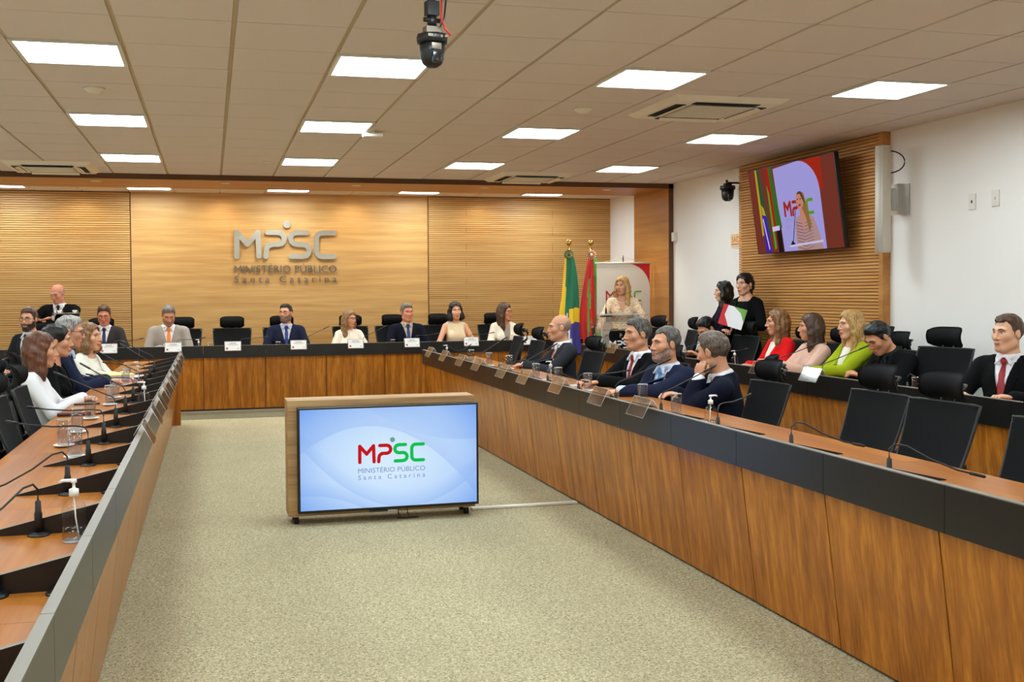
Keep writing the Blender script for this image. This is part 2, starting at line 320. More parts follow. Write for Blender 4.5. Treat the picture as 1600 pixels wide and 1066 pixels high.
# wall-washing downlights close to the back wall
for x, w in ((-1.72, 'leftmost'), (.17, 'second from left, above the metal sign'), (2.05, 'second from right'), (4.0, 'rightmost')):
    t = thing('downlight', f'small round downlight by the back wall, {w}', 'ceiling light', (x, 15.35, H), group='downlights by the back wall')
    MB().lathe([(.034, -.004), (.044, -.003), (.044, 0), (.030, 0)], 20).build('ring', 'light_frame', t)
    l = bpy.data.lights.new('downlight_lamp', 'SPOT'); l.energy = 16; l.color = (1, .86, .66); l.spot_size = math.radians(165); l.spot_blend = .9; l.shadow_soft_size = .04
    lo = bpy.data.objects.new('spot', l); COL.objects.link(lo); lo.parent = t; lo.location = (0, 0, -.02)
# cassette air conditioners
def aircon(loc, rz, label):
    t = thing('air_conditioner', label, 'air conditioner', loc, rz); s = .475
    m = MB()
    m.add([(-s, -s, 0), (s, -s, 0), (s, s, 0), (-s, s, 0), (-s+.05, -s+.05, -.035), (s-.05, -s+.05, -.035), (s-.05, s-.05, -.035), (-s+.05, s-.05, -.035)], [(0, 1, 5, 4), (1, 2, 6, 5), (2, 3, 7, 6), (3, 0, 4, 7)])
    m.add([(-s+.05, -s+.05, -.035), (s-.05, -s+.05, -.035), (s-.05, s-.05, -.035), (-s+.05, s-.05, -.035)], [(0, 1, 2, 3)])
    m.build('casing', 'aircon_white', t)
    g = MB().box((-.26, -.26, -.043), (.26, .26, -.035), bev=.004).build('grille', 'aircon_grille', t)
    mb = MB()
    for k in range(12): mb.box((-.24, -.235+k*.041, -.046), (.24, -.225+k*.041, -.043))
    mb.build('louvre', 'aircon_white', g)
    for k in range(4):
        a = k*math.pi/2; R = Matrix.Rotation(a, 4, 'Z')
        o = MB().box((-.27, .30, -.040), (.27, .385, -.0355)).build('outlet', 'dark_gap', t); o.rotation_euler = (0, 0, a)
        f = MB().add([(-.26, .305, -.040), (.26, .305, -.040), (.26, .345, -.060), (-.26, .345, -.060), (-.26, .308, -.037), (.26, .308, -.037), (.26, .348, -.057), (-.26, .348, -.057)], [(0, 1, 2, 3), (4, 7, 6, 5), (0, 4, 5, 1), (3, 2, 6, 7), (0, 3, 7, 4), (1, 5, 6, 2)]).build('flap', 'aircon_white', t); f.rotation_euler = (0, 0, a)
aircon((3.86, 7.76, H), 0, 'square ceiling cassette air conditioner near the right wall television')
aircon((-1.72, 12.75, H), 0, 'square ceiling cassette air conditioner in front of the beam at left')
aircon((3.93, 12.82, H), 0, 'square ceiling cassette air conditioner in front of the beam, centre right')
aircon((-1.93, 7.35, H), 0, 'square ceiling cassette air conditioner cut by the left edge of the photo')
# detectors, sensor
for (x, y, w) in ((-.78, 7.93, 'between the first and second rows of panels, left'), (2.92, 8.03, 'left of the near air conditioner')):
    tag(MB().lathe([(.0001, -.034), (.040, -.034), (.052, -.026), (.056, -.014), (.072, -.012), (.075, 0)], 24).build('smoke_detector', 'aircon_white', None, (x, y, H)), f'round smoke detector on the ceiling, {w}', 'smoke detector', 'smoke detectors')
tag(MB().lathe([(.0001, -.012), (.040, -.012), (.046, 0)], 20).build('ceiling_sensor', 'aircon_white', None, (.62, 11.9, H)), 'small flat round ceiling sensor near the beam', 'sensor')
ap = thing('access_point', 'small white device hanging beside the second-row light panel', 'access point', (1.44, 9.50, H))
MB().box((-.09, -.05, -.055), (.09, .05, -.025), bev=.008).build('housing', 'white_plastic', ap); MB().box((-.02, -.02, -.03), (.02, .02, 0)).build('mount', 'white_plastic', ap)
# ---------------------------------------------------------------- lettering
def text_mesh(txt, size, ext=.0, space=1.0, width=None, bold=0.):
    c = bpy.data.curves.new('lettering', 'FONT'); c.body = txt; c.size = size; c.extrude = ext; c.space_character = space; c.resolution_u = 3; c.offset = 0
    o = bpy.data.objects.new('lettering', c); COL.objects.link(o)
    dg = bpy.context.evaluated_depsgraph_get(); me = bpy.data.meshes.new_from_object(o.evaluated_get(dg)); bpy.data.objects.remove(o)
    n = len(me.vertices); co = np.empty(n*3, np.float32); me.vertices.foreach_get('co', co); co = co.reshape(-1, 3)
    co[:, 0] -= co[:, 0].min()
    if width: co[:, 0] *= width/co[:, 0].max()
    me.vertices.foreach_set('co', co.ravel()); me.update(); return me
def arc(c, r, a0, a1, n=7): return [(c[0]+r*math.cos(math.radians(a0+(a1-a0)*k/(n-1))), c[1]+r*math.sin(math.radians(a0+(a1-a0)*k/(n-1)))) for k in range(n)]
# stroke centre lines of the sign's four letters, in units of 1/1000 of a nominal grid, y down
LET = {
    'M': [(228, 508), (230, 240), (238, 233), (345, 372), (454, 233), (464, 240), (470, 508)],
    'P': [(570, 237)]+arc((688, 305), 68, -90, 90)+[(620, 373)]+arc((620, 440), 66, -90, -180, 4)+[(549, 510)],
    'S': [(1010, 237)]+arc((895, 305), 68, -90, -270)+[(960, 373)]+arc((968, 441), 69, -90, 90)+[(832, 511)],
    'C': [(1320, 240)]+arc((1185, 305), 66, -90, -180, 5)+arc((1185, 445), 66, 180, 90, 5)+[(1320, 511)]}
def stroke_mesh(pts, r, ext, u):
    """flat rounded stroke in the XZ plane facing -Y, thickness ext; u = metres per grid unit"""
    P = [Vector((p[0]*u, -p[1]*u)) for p in pts]; r = r*u; mb = MB(); L = []; Rr = []
    n = len(P)
    for i in range(n):
        d0 = (P[i]-P[i-1]).normalized() if i else (P[1]-P[0]).normalized(); d1 = (P[i+1]-P[i]).normalized() if i < n-1 else d0
        d = (d0+d1).normalized(); nrm = Vector((-d.y, d.x)); k = r/max(.55, nrm.dot(Vector((-d0.y, d0.x)))); L.append(P[i]+nrm*k); Rr.append(P[i]-nrm*k)
    d0 = (P[0]-P[1]).normalized(); d1 = (P[-1]-P[-2]).normalized(); a0 = math.atan2(d0.y, d0.x); a1 = math.atan2(d1.y, d1.x)
    cap0 = [P[0]+Vector((math.cos(a0+t), math.sin(a0+t)))*r for t in np.linspace(-math.pi/2, math.pi/2, 9)]
    cap1 = [P[-1]+Vector((math.cos(a1+t), math.sin(a1+t)))*r for t in np.linspace(-math.pi/2, math.pi/2, 9)]
    def quad(a, b, c, d): mb.prism([(a.x, 0, a.y), (b.x, 0, b.y), (c.x, 0, c.y), (d.x, 0, d.y)], (0, -ext, 0))
    V = []; F = []; nn = len(L)
    for y in (0, -ext):
        for a, b in zip(L, Rr): V += [(a.x, y, a.y), (b.x, y, b.y)]
    for i in range(nn-1):
        a = 2*i; o = 2*nn; F += [(a, a+1, a+3, a+2), (o+a, o+a+2, o+a+3, o+a+1), (a, a+2, o+a+2, o+a), (a+1, o+a+1, o+a+3, a+3)]
    mb.add(V, F)
    for c in (cap0, cap1): mb.prism([(q.x, 0, q.y) for q in c], (0, -ext, 0))
    return mb
def split_letters(me):
    """cut a line of text into one mesh per letter (accents and dots stay with their letter)"""
    n = len(me.vertices); up = list(range(n))
    def find(a):
        while up[a] != a: up[a] = up[up[a]]; a = up[a]
        return a
    for e in me.edges: up[find(e.vertices[0])] = find(e.vertices[1])
    co = {}; 
    key = {}
    for v in me.vertices: key.setdefault((round(v.co.x, 5), round(v.co.z, 5)), []).append(v.index)
    for q in key.values():
        for b in q[1:]: up[find(q[0])] = find(b)
    for i in range(n): co.setdefault(find(i), []).append(i)
    grp = sorted(([min(me.vertices[i].co.x for i in g), max(me.vertices[i].co.x for i in g), g] for g in co.values()), key=lambda t: t[0]); out = []
    for a, b, g in grp:
        if out and a < out[-1][1]-.35*min(b-a, out[-1][1]-out[-1][0]): out[-1][1] = max(b, out[-1][1]); out[-1][2] += g
        else: out.append([a, b, list(g)])
    res = []
    for a, b, g in out:
        ix = {v: k for k, v in enumerate(g)}; m = bpy.data.meshes.new('letter')
        m.from_pydata([me.vertices[v].co[:] for v in g], [], [[ix[v] for v in p.vertices] for p in me.polygons if p.vertices[0] in ix]); m.materials.append(me.materials[0]); m.update(); res.append(m)
    return res
def logo(parent, origin, W, ext, mats, rot=(0, 0, 0), dot=True, text=True, which='MPSC', thin=1.0, tmats=None, tw=None):
    """the four-letter sign with its dot and two text lines; origin = top left of the letters, W = total width"""
    u = W/1150.; e = Euler(rot).to_matrix()
    def put(o): o.rotation_euler = rot; o.location = Vector(origin)
    for k in which:
        runs = [LET[k]] if k != 'M' else [[(228, 508), (229, 236)], [(229, 236), (345, 372)], [(345, 372), (463, 236)], [(463, 236), (470, 508)]]
        mb = MB()
        for n_, q in enumerate(runs):     # each overlapping stroke stands a hair prouder than the last
            s_ = stroke_mesh([(x-198, y-205) for x, y in q], 29*thin, ext*(1+.05*n_), u); mb.add(s_.v, s_.f)
        put(mb.build('letter', mats[k], parent))
    if dot: put(MB().prism([(590*u+43*u*math.cos(a), 0, 60*u+43*u*math.sin(a)) for a in np.linspace(0, 2*math.pi, 25)[:-1]], (0, -ext, 0)).build('dot', mats['dot'], parent))
    if text:
        for txt, z, size, sp, b in (('MINISTÉRIO PÚBLICO', -487, 118, 1.0, .0009*W/1.46), ('Santa Catarina', -600, 112, 1.55, .0006*W/1.46)):
            me = text_mesh(txt, size*u, ext*.2, sp, W, b); me.transform(Matrix.Rotation(math.pi/2, 4, 'X')); me.transform(Matrix.Translation((0, -ext*.4, z*u)))
            me.materials.clear(); me.materials.append(M[(tmats or mats)['text']])
            if ext < .01: put(link('lettering', me, parent)); continue
            for part_ in split_letters(me): put(link('letter', part_, parent))
# ---------------------------------------------------------------- desks
S0 = .70     # seat pitch along the two long desks
G0 = 2.17    # first divider
def long_desk(name, label, sign, xb, xt, xl, y0, y1, surf_w, wood_f, surf='wood_top', dividers=True, seam=None):
    """sign +1: aisle on the -X side (right desk), -1: aisle on the +X side (left desk); xb base, xt top of the slanted front, xl ledge face"""
    t = thing(name, label, 'desk', (xb, (y0+y1)/2, 0)); ox, oy = xb, (y0+y1)/2
    X = lambda x: x-ox; Y = lambda y: y-oy
    seams = [y for y in np.arange(3.83-S0*8, y1, S0+.0*1) if y0+.05 < y < y1-.05]; ys = [y0]+seams+[y1]
    for a, b in zip(ys[:-1], ys[1:]):
        g = .0035 if sign > 0 else .006; w = .018*sign
        mid = (a+b)/2
        V = []
        for y in (a+g-mid, b-g-mid):
            V += [(0, y, .015), (w, y, .015), (xt-xb+w, y, .674), (xt-xb, y, .674)]
        MB().add(V, [(0, 1, 2, 3), (4, 7, 6, 5), (0, 4, 5, 1), (1, 5, 6, 2), (2, 6, 7, 3), (3, 7, 4, 0)]).build('front_panel', wood_f, t, (0, Y(mid), 0))
    MB().add([(.02*sign, Y(y0)+.01, 0), (.05*sign, Y(y0)+.01, 0), (xt-xb+.05*sign, Y(y0)+.01, .72), (xt-xb+.02*sign, Y(y0)+.01, .72), (.02*sign, Y(y1)-.01, 0), (.05*sign, Y(y1)-.01, 0), (xt-xb+.05*sign, Y(y1)-.01, .72), (xt-xb+.02*sign, Y(y1)-.01, .72)],
             [(0, 1, 2, 3), (4, 7, 6, 5), (0, 4, 5, 1), (1, 5, 6, 2), (2, 6, 7, 3), (3, 7, 4, 0)]).build('carcass', 'dark_gap', t)
    bs = seam or [y0]+[y for y in np.arange(3.06-.73*10, y1, .73*1) if y0+.1 < y < y1-.1][::1]+[y1]
    bs = sorted(set(bs))
    for a, b in zip(bs[:-1], bs[1:]):
        m = MB().box((0, -(b-a)/2+.0015, .672), (.026*sign, (b-a)/2-.0015, .836), 0); m.box((-.001*sign, -(b-a)/2+.0015, .836), (.027*sign, (b-a)/2-.0015, .840), 1)
        m.build('ledge', ['black_laminate', 'ledge_edge'], t, (X(xl), Y((a+b)/2), 0))
    xs = xl+.026*sign; xe = xs+surf_w*sign; k = 0
    for a in np.arange(y0, y1-.01, S0*2):
        b = min(a+S0*2, y1); MB().box((X(xs), -(b-a)/2+.0008, .722), (X(xe), (b-a)/2-.0008, .747)).build('worktop', surf, t, (0, Y((a+b)/2), 0))
    for y in (y0, y1): MB().box((X(xs)+.0*sign, Y(y)+(0 if y == y0 else -.02), 0), (X(xe)-.03*sign, Y(y)+(.02 if y == y0 else 0), .722)).build('end_panel', wood_f, t)
    if dividers:
        y = G0-S0*2
        while y < y1-.2:
            if y > y0+.05:
                x_a, x_b = X(xs), X(xs)+.375*sign
                MB().prism([(x_a, -.009, .747), (x_b, -.009, .747), (x_b, -.009, .751), (x_a, -.009, .836)], (0, .018, 0)).add([(x_a, -.009, .8362), (x_b, -.009, .7512), (x_b, .009, .7512), (x_a, .009, .8362)], [(0, 1, 2, 3)], 1).build('divider', ['black_laminate', 'ledge_edge'], t, (0, Y(y), 0))
            y += S0
    if sign < 0:
        for k in range(8): MB().lathe([(.030, 0), (.030, .004), (.024, .007), (.0001, .005)], 18).build('cable_grommet', 'black_plastic', t, (X(-.385), Y(G0-.04+S0*k), .747))
    return t
long_desk('conference_desk', 'long wooden desk with black ledge along the right side of the aisle, front row', 1, 2.51, 2.43, 2.40, 1.2, 12.15, .615, 'wood_desk')
long_desk('conference_desk', 'long wooden desk with black ledge and dividers along the left side of the aisle', -1, -.44, -.36, -.325, 1.2, 12.6, .60, 'wood_desk')
long_desk('conference_desk', 'second-row wooden desk with black ledge by the right wall', 1, 4.68, 4.60, 4.57, 2.5, 12.7, .60, 'wood_desk')
# head table
def head_table():
    x0, x1, yb = -2.6, 5.15, 14.06; t = thing('head_table', 'long wooden head table with black front ledge before the wooden back wall', 'table', ((x0+x1)/2, yb, 0)); ox = (x0+x1)/2
    xs = [x0]+[x for x in np.arange(-.10-.787*4, x1, .787) if x0+.05 < x < x1-.05]+[x1]
    for a, b in zip(xs[:-1], xs[1:]):
        h = (b-a)/2-.004
        MB().add([(-h, 0, .02), (h, 0, .02), (h, .018, .02), (-h, .018, .02), (-h, -.05, .688), (h, -.05, .688), (h, -.032, .688), (-h, -.032, .688)], [(0, 3, 2, 1), (4, 5, 6, 7), (0, 1, 5, 4), (1, 2, 6, 5), (2, 3, 7, 6), (3, 0, 4, 7)]).build('front_panel', 'wood_desk', t, ((a+b)/2-ox, 0, 0))
        m = MB().box((-(b-a)/2+.0015, -.085, .690), ((b-a)/2-.0015, -.058, .842), 0); m.box((-(b-a)/2+.0015, -.086, .842), ((b-a)/2-.0015, -.057, .846), 1)
        m.build('ledge', ['black_laminate', 'ledge_edge'], t, ((a+b)/2-ox, 0, 0))
        MB().box((-(b-a)/2+.001, -.058, .722), ((b-a)/2-.001, .50, .747)).build('worktop', 'wood_top_x', t, ((a+b)/2-ox, 0, 0))
    MB().box((x0-ox+.02, .0, 0), (x1-ox-.02, .03, .72)).build('carcass', 'dark_gap', t)
    for x in (x0, x1-.02): MB().box((x-ox, .02, 0), (x-ox+.02, .49, .722)).build('end_panel', 'wood_desk', t)
head_table()
# ---------------------------------------------------------------- the metal sign on the back wall
sg = thing('wall_sign', 'brushed metal sign reading MPSC Ministério Público Santa Catarina on the wooden back wall', 'sign', (.34, YB-.02, 2.445))
st = dict(M='brushed_steel', P='brushed_steel', S='brushed_steel', C='brushed_steel', dot='brushed_steel', text='dark_steel')
logo(sg, (0, 0, 0), 1.475, .035, st)
# ---------------------------------------------------------------- screen trolley in the aisle
tv = thing('screen_trolley', 'low wooden cabinet on castors carrying the large blue screen in the aisle', 'cabinet', (1.095, 6.9, 0))
MB().box((-.625, 0, .055), (.625, .22, .81), bev=.003).build('cabinet', 'wood_cabinet', tv)
for x, y in ((-.57, .04), (.57, .04), (-.57, .18), (.57, .18)):
    c = MB().tube([(x-.014, y, .026), (x+.014, y, .026)], .026, 14).build('caster', 'black_rubber', tv); MB().box((x-.02, y-.018, .046), (x+.02, y+.018, .056)).build('fork', 'metal', c)
mt = thing('television', 'large flat screen showing the MPSC logo on a pale blue ground, on the aisle trolley', 'television', (1.130, 6.86, .425))
MB().box((-.600, -.022, -.343), (.600, .038, .343), 0, .004).box((-.14, -.028, -.356), (-.02, .0, -.343), 0).build('bezel', 'black_plastic', mt)
MB().box((-.598, -.0235, .338), (.598, -.021, .342)).build('trim_strip', 'metal', mt)
MB().box((-.02, -.034, -.357), (.045, -.020, -.346), 0, .003).build('badge', 'metal', mt)
def screen_mat():
    m, N, L, b = new('screen_blue'); N.remove(b); e = N.new('ShaderNodeEmission'); e.inputs[1].default_value = 1.0; L.new(e.outputs[0], N['Material Output'].inputs[0])
    tc = N.new('ShaderNodeTexCoord'); sp = N.new('ShaderNodeSeparateXYZ'); L.new(tc.outputs['Object'], sp.inputs[0])
    def mth(op, a, b_=None, c=None):
        n = N.new('ShaderNodeMath'); n.operation = op
        for i, v in enumerate((a, b_, c)):
            if v is None: continue
            if isinstance(v, (int, float)): n.inputs[i].default_value = v
            else: L.new(v, n.inputs[i])
        return n.outputs[0]
    x, z = sp.outputs[0], sp.outputs[2]
    r = mth('SQRT', mth('ADD', mth('POWER', mth('MULTIPLY', x, 1.25), 2.), mth('POWER', mth('MULTIPLY', mth('ADD', z, .02), 1.9), 2.)))
    ramp = N.new('ShaderNodeValToRGB'); el = ramp.color_ramp.elements; el[0].position = .15; el[0].color = srgb((214, 236, 255)); el[1].position = .98; el[1].color = srgb((120, 166, 240)); q = el.new(.55); q.color = srgb((190, 218, 252)); L.new(r, ramp.inputs[0])
    # broad swooshes: bands bounded by gentle curves
    def swoosh(a, bq, cq, width):
        y = mth('SUBTRACT', z, mth('ADD', mth('MULTIPLY', mth('POWER', mth('SUBTRACT', x, a), 2.), bq), cq)); return mth('MULTIPLY', mth('GREATER_THAN', y, 0), mth('SUBTRACT', 1, mth('MULTIPLY', mth('MINIMUM', mth('MULTIPLY', mth('MAXIMUM', y, 0), 1/width), 1), 1)))
    s = mth('ADD', mth('ADD', swoosh(-.15, -.9, .21, .25), swoosh(.5, .55, .10, .30)), mth('ADD', swoosh(-.55, -.7, -.23, .1), swoosh(.1, .9, -.33, .12)))
    mx = N.new('ShaderNodeMix'); mx.data_type = 'RGBA'; mx.inputs[7].default_value = srgb((120, 165, 238)); L.new(mth('MULTIPLY', mth('MINIMUM', s, 1), .30), mx.inputs[0]); L.new(ramp.outputs[0], mx.inputs[6]); L.new(mx.outputs[2], e.inputs[0])
screen_mat()
MB().box((-.585, -.0245, -.325), (.585, -.022, .328)).build('screen', 'screen_blue', mt)
emit('logo_red', (200, 26, 30), .95); emit('logo_green', (20, 196, 84), .95); emit('logo_grey', (128, 146, 196), .95); emit('logo_dot', (120, 160, 160), .95)
logo(mt, (-.212, -.0262, .092), .445, .0012, dict(M='logo_red', P='logo_red', S='logo_green', C='logo_green', dot='logo_dot', text='logo_grey'))
for k, x in enumerate((.075, .135)):
    tag(MB().tube([(1.13+x-.02, 6.86, .085), (1.13+x-.02, 6.85, .05), (1.13+x+.0, 6.87, .012), (1.13+x+.12-.2*k, 6.90, .008)], .004, 6).build('cable', 'black_plastic'), ('thin black cable hanging below the aisle screen, left one', 'thin black cable hanging below the aisle screen, right one')[k], 'cable')
tag(MB().box((1.73, 7.03, 0), (2.50, 7.075, .018), bev=.006).build('cable_cover', 'cable_white'), 'white floor cable cover running from the trolley to the right desk', 'cable cover')
# ---------------------------------------------------------------- swivel chairs
def chair(label, loc, rz, group, S=1.0):
    t = thing('office_chair', label, 'chair', loc, rz, group); t.scale = (S, S, S)
    if chair.proto is None:
        P = {}
        bm = bmesh.new(); bmesh.ops.create_grid(bm, x_segments=10, y_segments=10, size=.5)
        for v in bm.verts:
            x, y = v.co.x, v.co.y; v.co = Vector((x*.50, y*.48+.0, .475+.012*(4*x*x)-.035*max(0, y*2)**3))
        g = bmesh.ops.extrude_face_region(bm, geom=list(bm.faces)); [setattr(v, 'co', v.co+Vector((0, 0, -.07))) for v in g['geom'] if isinstance(v, bmesh.types.BMVert)]
        bmesh.ops.bevel(bm, geom=[e for e in bm.edges if e.is_manifold and e.calc_face_angle(0) > 1], offset=.018, segments=2, affect='EDGES')
        bmesh.ops.recalc_face_normals(bm, faces=bm.faces); m = MB(); m.bm(bm, 0, True); P['seat'] = (m, 'black_mesh')
        def bx(u, v, off=0.):   # back surface, u -1..1, v 0..1
            w = .225+.034*v; z = .52+.51*v; y = -.165-.20*v+.05*(1-u*u)*0+.030*u*u-.045*math.sin(math.pi*(.15+v*.7))*.8+.03
            return (u*w, y-off, z)
        V = []; F = []; nu, nv = 10, 12
        for side in (0, 1):
            for j in range(nv+1):
                for i in range(nu+1):
                    u, v = -1+2*i/nu, j/nv; 
                    c = .93 if (j in (0, nv)) else 1.0
                    V.append(bx(u*c, v, .012*side))
        n1 = (nu+1)*(nv+1)
        for j in range(nv):
            for i in range(nu):
                a = j*(nu+1)+i; F += [(a, a+1, a+nu+2, a+nu+1), (n1+a, n1+a+nu+1, n1+a+nu+2, n1+a+1)]
        P['backrest'] = (MB().add(V, F, 0, True), 'black_mesh')
        ring = [bx(-1, v/12) for v in range(13)]+[bx(u/5, 1) for u in range(-4, 5)]+[bx(1, 1-v/12) for v in range(13)]+[bx(-u/5, 0) for u in range(-4, 5)]
        ring.append(ring[0]); ring = [(x, y-.008, z) for x, y, z in ring]; P['back_frame'] = (MB().tube(ring, .009, 8), 'chair_frame')
        P['spine'] = (MB().tube([(0, -.10, .42), (0, -.25, .47), (0, -.30, .62), (0, -.34, .80), (0, -.38, .95)], [.022, .026, .024, .022, .02], 8).box((-.17, -.33, .66), (.17, -.29, .72), 0, .012), 'black_plastic')
        V = []; F = []; nu, nv = 12, 8
        for side in (0, 1):
            for j in range(nv+1):
                for i in range(nu+1):
                    u, v = -1+2*i/nu, j/nv; e = (1-abs(u)**6*.35); vv = .5+(v-.5)*e
                    th = .016*(1-abs(2*v-1)**4)*(1-abs(u)**8)
                    V.append((u*.165, -.358+.055*u*u-.045*(vv-.5)**2*4+.01*vv+(th if side == 0 else -th), 1.035+.165*vv))
        n1 = (nu+1)*(nv+1)
        for j in range(nv):
            for i in range(nu):
                a = j*(nu+1)+i; F += [(a, a+1, a+nu+2, a+nu+1), (n1+a, n1+a+nu+1, n1+a+nu+2, n1+a+1)]
        for i in range(nu): a = i; b = nv*(nu+1)+i; F += [(a, n1+a, n1+a+1, a+1), (b, b+1, n1+b+1, n1+b)]
        for j in range(nv): a = j*(nu+1); b = a+nu; F += [(a, a+nu+1, n1+a+nu+1, n1+a), (b, n1+b, n1+b+nu+1, b+nu+1)]
        P['headrest'] = (MB().add(V, F, 0, True), 'black_mesh')
        P['headrest_bracket'] = (MB().tube([(0, -.37, .95), (0, -.43, 1.00), (0, -.445, 1.08), (0, -.40, 1.13), (0, -.36, 1.12)], .014, 8).tube([(-.09, -.37, 1.10), (-.05, -.43, 1.12), (.05, -.43, 1.12), (.09, -.37, 1.10)], .010, 6).tube([(-.05, -.355, 1.0), (-.05, -.36, 1.05)], .008, 6).tube([(.05, -.355, 1.0), (.05, -.36, 1.05)], .008, 6), 'black_plastic')
        for s in (-1, 1):
            P['armrest%d' % s] = (MB().tube([(s*.20, -.06, .42), (s*.275, -.05, .44), (s*.285, -.05, .66)], .016, 8).box((s*.285-.042, -.15, .66), (s*.285+.042, .11, .685), 0, .012), 'black_plastic')
        P['tilt_lever'] = (MB().tube([(.20, -.02, .42), (.31, -.02, .415)], .007, 6), 'black_plastic')
        P['column'] = (MB().lathe([(.045, .12), (.045, .16), (.028, .17), (.028, .34), (.06, .36), (.10, .40), (.10, .42)], 14), 'black_plastic')
        for k in range(5):
            a = 2*math.pi*k/5+.3; c, s = math.cos(a), math.sin(a)
            P['leg%d' % k] = (MB().tube([(0, 0, .125), (.15*c, .15*s, .115), (.29*c, .29*s, .085)], [.03, .024, .016], 8), 'black_plastic')
            P['caster%d' % k] = (MB().tube([(.29*c-.022*s, .29*s+.022*c, .028), (.29*c+.022*s, .29*s-.022*c, .028)], .028, 12), 'black_rubber')
        chair.proto = {k: m.mesh(k.rstrip('-0123456789'), mt) for k, (m, mt) in P.items()}
    for k, me in chair.proto.items(): link(k.rstrip('-0123456789'), me, t)
    return t
chair.proto = None
GR = 'black high-backed swivel chairs with headrests'
# front row, right desk (facing the aisle)
for x, y, s, a, w in ((3.19, 11.90, .95, 1.50, 'at the far end of the right desk, leftmost'), (3.22, 11.18, .93, 1.60, 'second from the far end of the right desk'), (3.24, 9.42, .90, 1.64, 'empty, right beside the bald man, right desk'),
                      (3.44, 10.03, .88, 1.57, 'under the bald man, right desk'), (3.44, 8.05, .88, 1.70, 'under the man with the dark red tie, right desk'), (3.36, 7.22, .86, 1.70, 'under the man with the light blue tie, right desk'), (3.50, 6.70, .88, 1.20, 'under the man seen from behind, right desk'),
                      (3.20, 6.10, .88, 1.62, 'empty beside the man seen from behind, right desk'), (3.20, 4.97, .915, 1.62, 'left one of the two large empty ones at the right desk'), (3.20, 4.45, .915, 1.64, 'right one of the two large empty ones at the right desk'), (3.20, 3.74, .90, 1.62, 'cut by the right edge of the photo, right desk')):
    chair('black swivel chair '+w, (x, y, 0), a, GR, s)
for x, y, s, a, w in ((5.34, 12.66, .99, 1.75, 'far end of the second row, by the lectern'), (5.36, 11.84, .99, 1.35, 'in front of the white wall, second row'), (5.50, 10.92, .98, 1.72, 'under the man looking down, second row'), (5.36, 10.42, .975, 1.66, 'by the two standing women, second row'), (5.46, 9.42, .96, 1.57, 'behind the woman in red'),
                      (5.46, 8.80, .96, 1.57, 'behind the woman in pale pink'), (5.46, 8.18, .98, 1.57, 'behind the woman in green'), (5.44, 7.92, .95, 1.57, 'under the man leaning forward in black'), (5.36, 7.22, 1.0, 1.80, 'empty before the right white wall'), (5.50, 6.14, .98, 1.95, 'under the man at the right edge of the photo')):
    if y == 7.22: y = 7.16
    chair('black swivel chair '+w, (x, y, 0), a, GR, s)
for x, w in ((-1.45, 'behind the man with the navy tie, head table'), (-.40, 'behind the man in the light grey suit'), (.27, 'empty in the middle of the head table'), (.95, 'behind the bearded man in the navy suit'), (1.97, 'behind the blonde woman in white'), (2.58, 'behind the grey-haired man in navy'), (3.26, 'behind the woman in the sleeveless top'), (4.10, 'behind the woman in the white blazer')):
    chair('black swivel chair '+w, (x, 14.74, 0), math.pi+(.12 if x > 1.5 else -.05), GR, 1.0)
for x, y, s, a, w in ((-.86, 6.33, .90, -1.57, 'empty, third from the seated group, left desk'), (-.86, 7.03, .90, -1.57, 'empty, next to the woman in the white top, left desk'), (-1.22, 7.93, .90, -1.57, 'under the woman in the white top, left desk'), (-1.28, 8.62, .86, -1.57, 'under the woman in black, left desk'), (-1.26, 9.22, .88, -1.47, 'under the silver-haired man, left desk'),
                      (-1.22, 10.12, .88, -1.9, 'under the woman in the cream blazer, left desk'), (-.86, 5.63, .90, -1.57, 'beyond the left edge of the photo'), (-2.02, 12.68, 1.0, math.pi-.5, 'under the bearded man with glasses, left corner'), (-1.95, 11.35, .95, -1.2, 'empty in front of the bearded man, left corner')):
    chair('black swivel chair '+w, (x, y, 0), a, GR, s)
# ---------------------------------------------------------------- gooseneck microphones
NECK = dict(droop=[(0, .11), (0, .145), (.02, .165), (.06, .16), (.14, .115), (.24, .075), (.33, .055)], level=[(0, .11), (0, .15), (.015, .172), (.06, .178), (.16, .175), (.27, .185), (.36, .20)],
            rise=[(0, .11), (0, .15), (.02, .175), (.10, .205), (.22, .255), (.36, .315)], arc=[(0, .11), (.0, .17), (.03, .235), (.10, .285), (.21, .335), (.33, .385)],
            wave=[(0, .11), (0, .15), (.015, .17), (.07, .14), (.15, .115), (.24, .135), (.34, .18)])
pm_base = MB().lathe([(.034, 0), (.034, .004), (.028, .008), (.013, .010), (.012, .012)], 18).mesh('base', 'black_plastic')
pm_stem = MB().lathe([(.012, .008), (.0125, .07), (.010, .076), (.009, .108), (.005, .112)], 12).mesh('stem', 'black_plastic')
neckm = {}
def mic(label, loc, az, kind, group):
    t = thing('gooseneck_microphone', label, 'microphone', loc, az, group); link('base', pm_base, t); link('stem', pm_stem, t)
    if kind not in neckm:
        p = NECK[kind]; q = [(r, 0, z) for r, z in p]; a, b = np.array(q[-2]), np.array(q[-1]); m = b-(b-a)*.55
        neckm[kind] = (MB().tube(q[:-1]+[tuple(m)], .0036, 7).mesh('gooseneck', 'chair_frame'), MB().tube([tuple(m), tuple(b)], [.0065, .0065], 9).tube([tuple(b), tuple(b+(b-a)*.06)], [.0065, .003], 9).mesh('capsule', 'black_plastic'))
    link('gooseneck', neckm[kind][0], t); link('capsule', neckm[kind][1], t); return t
rand = random.Random(3)
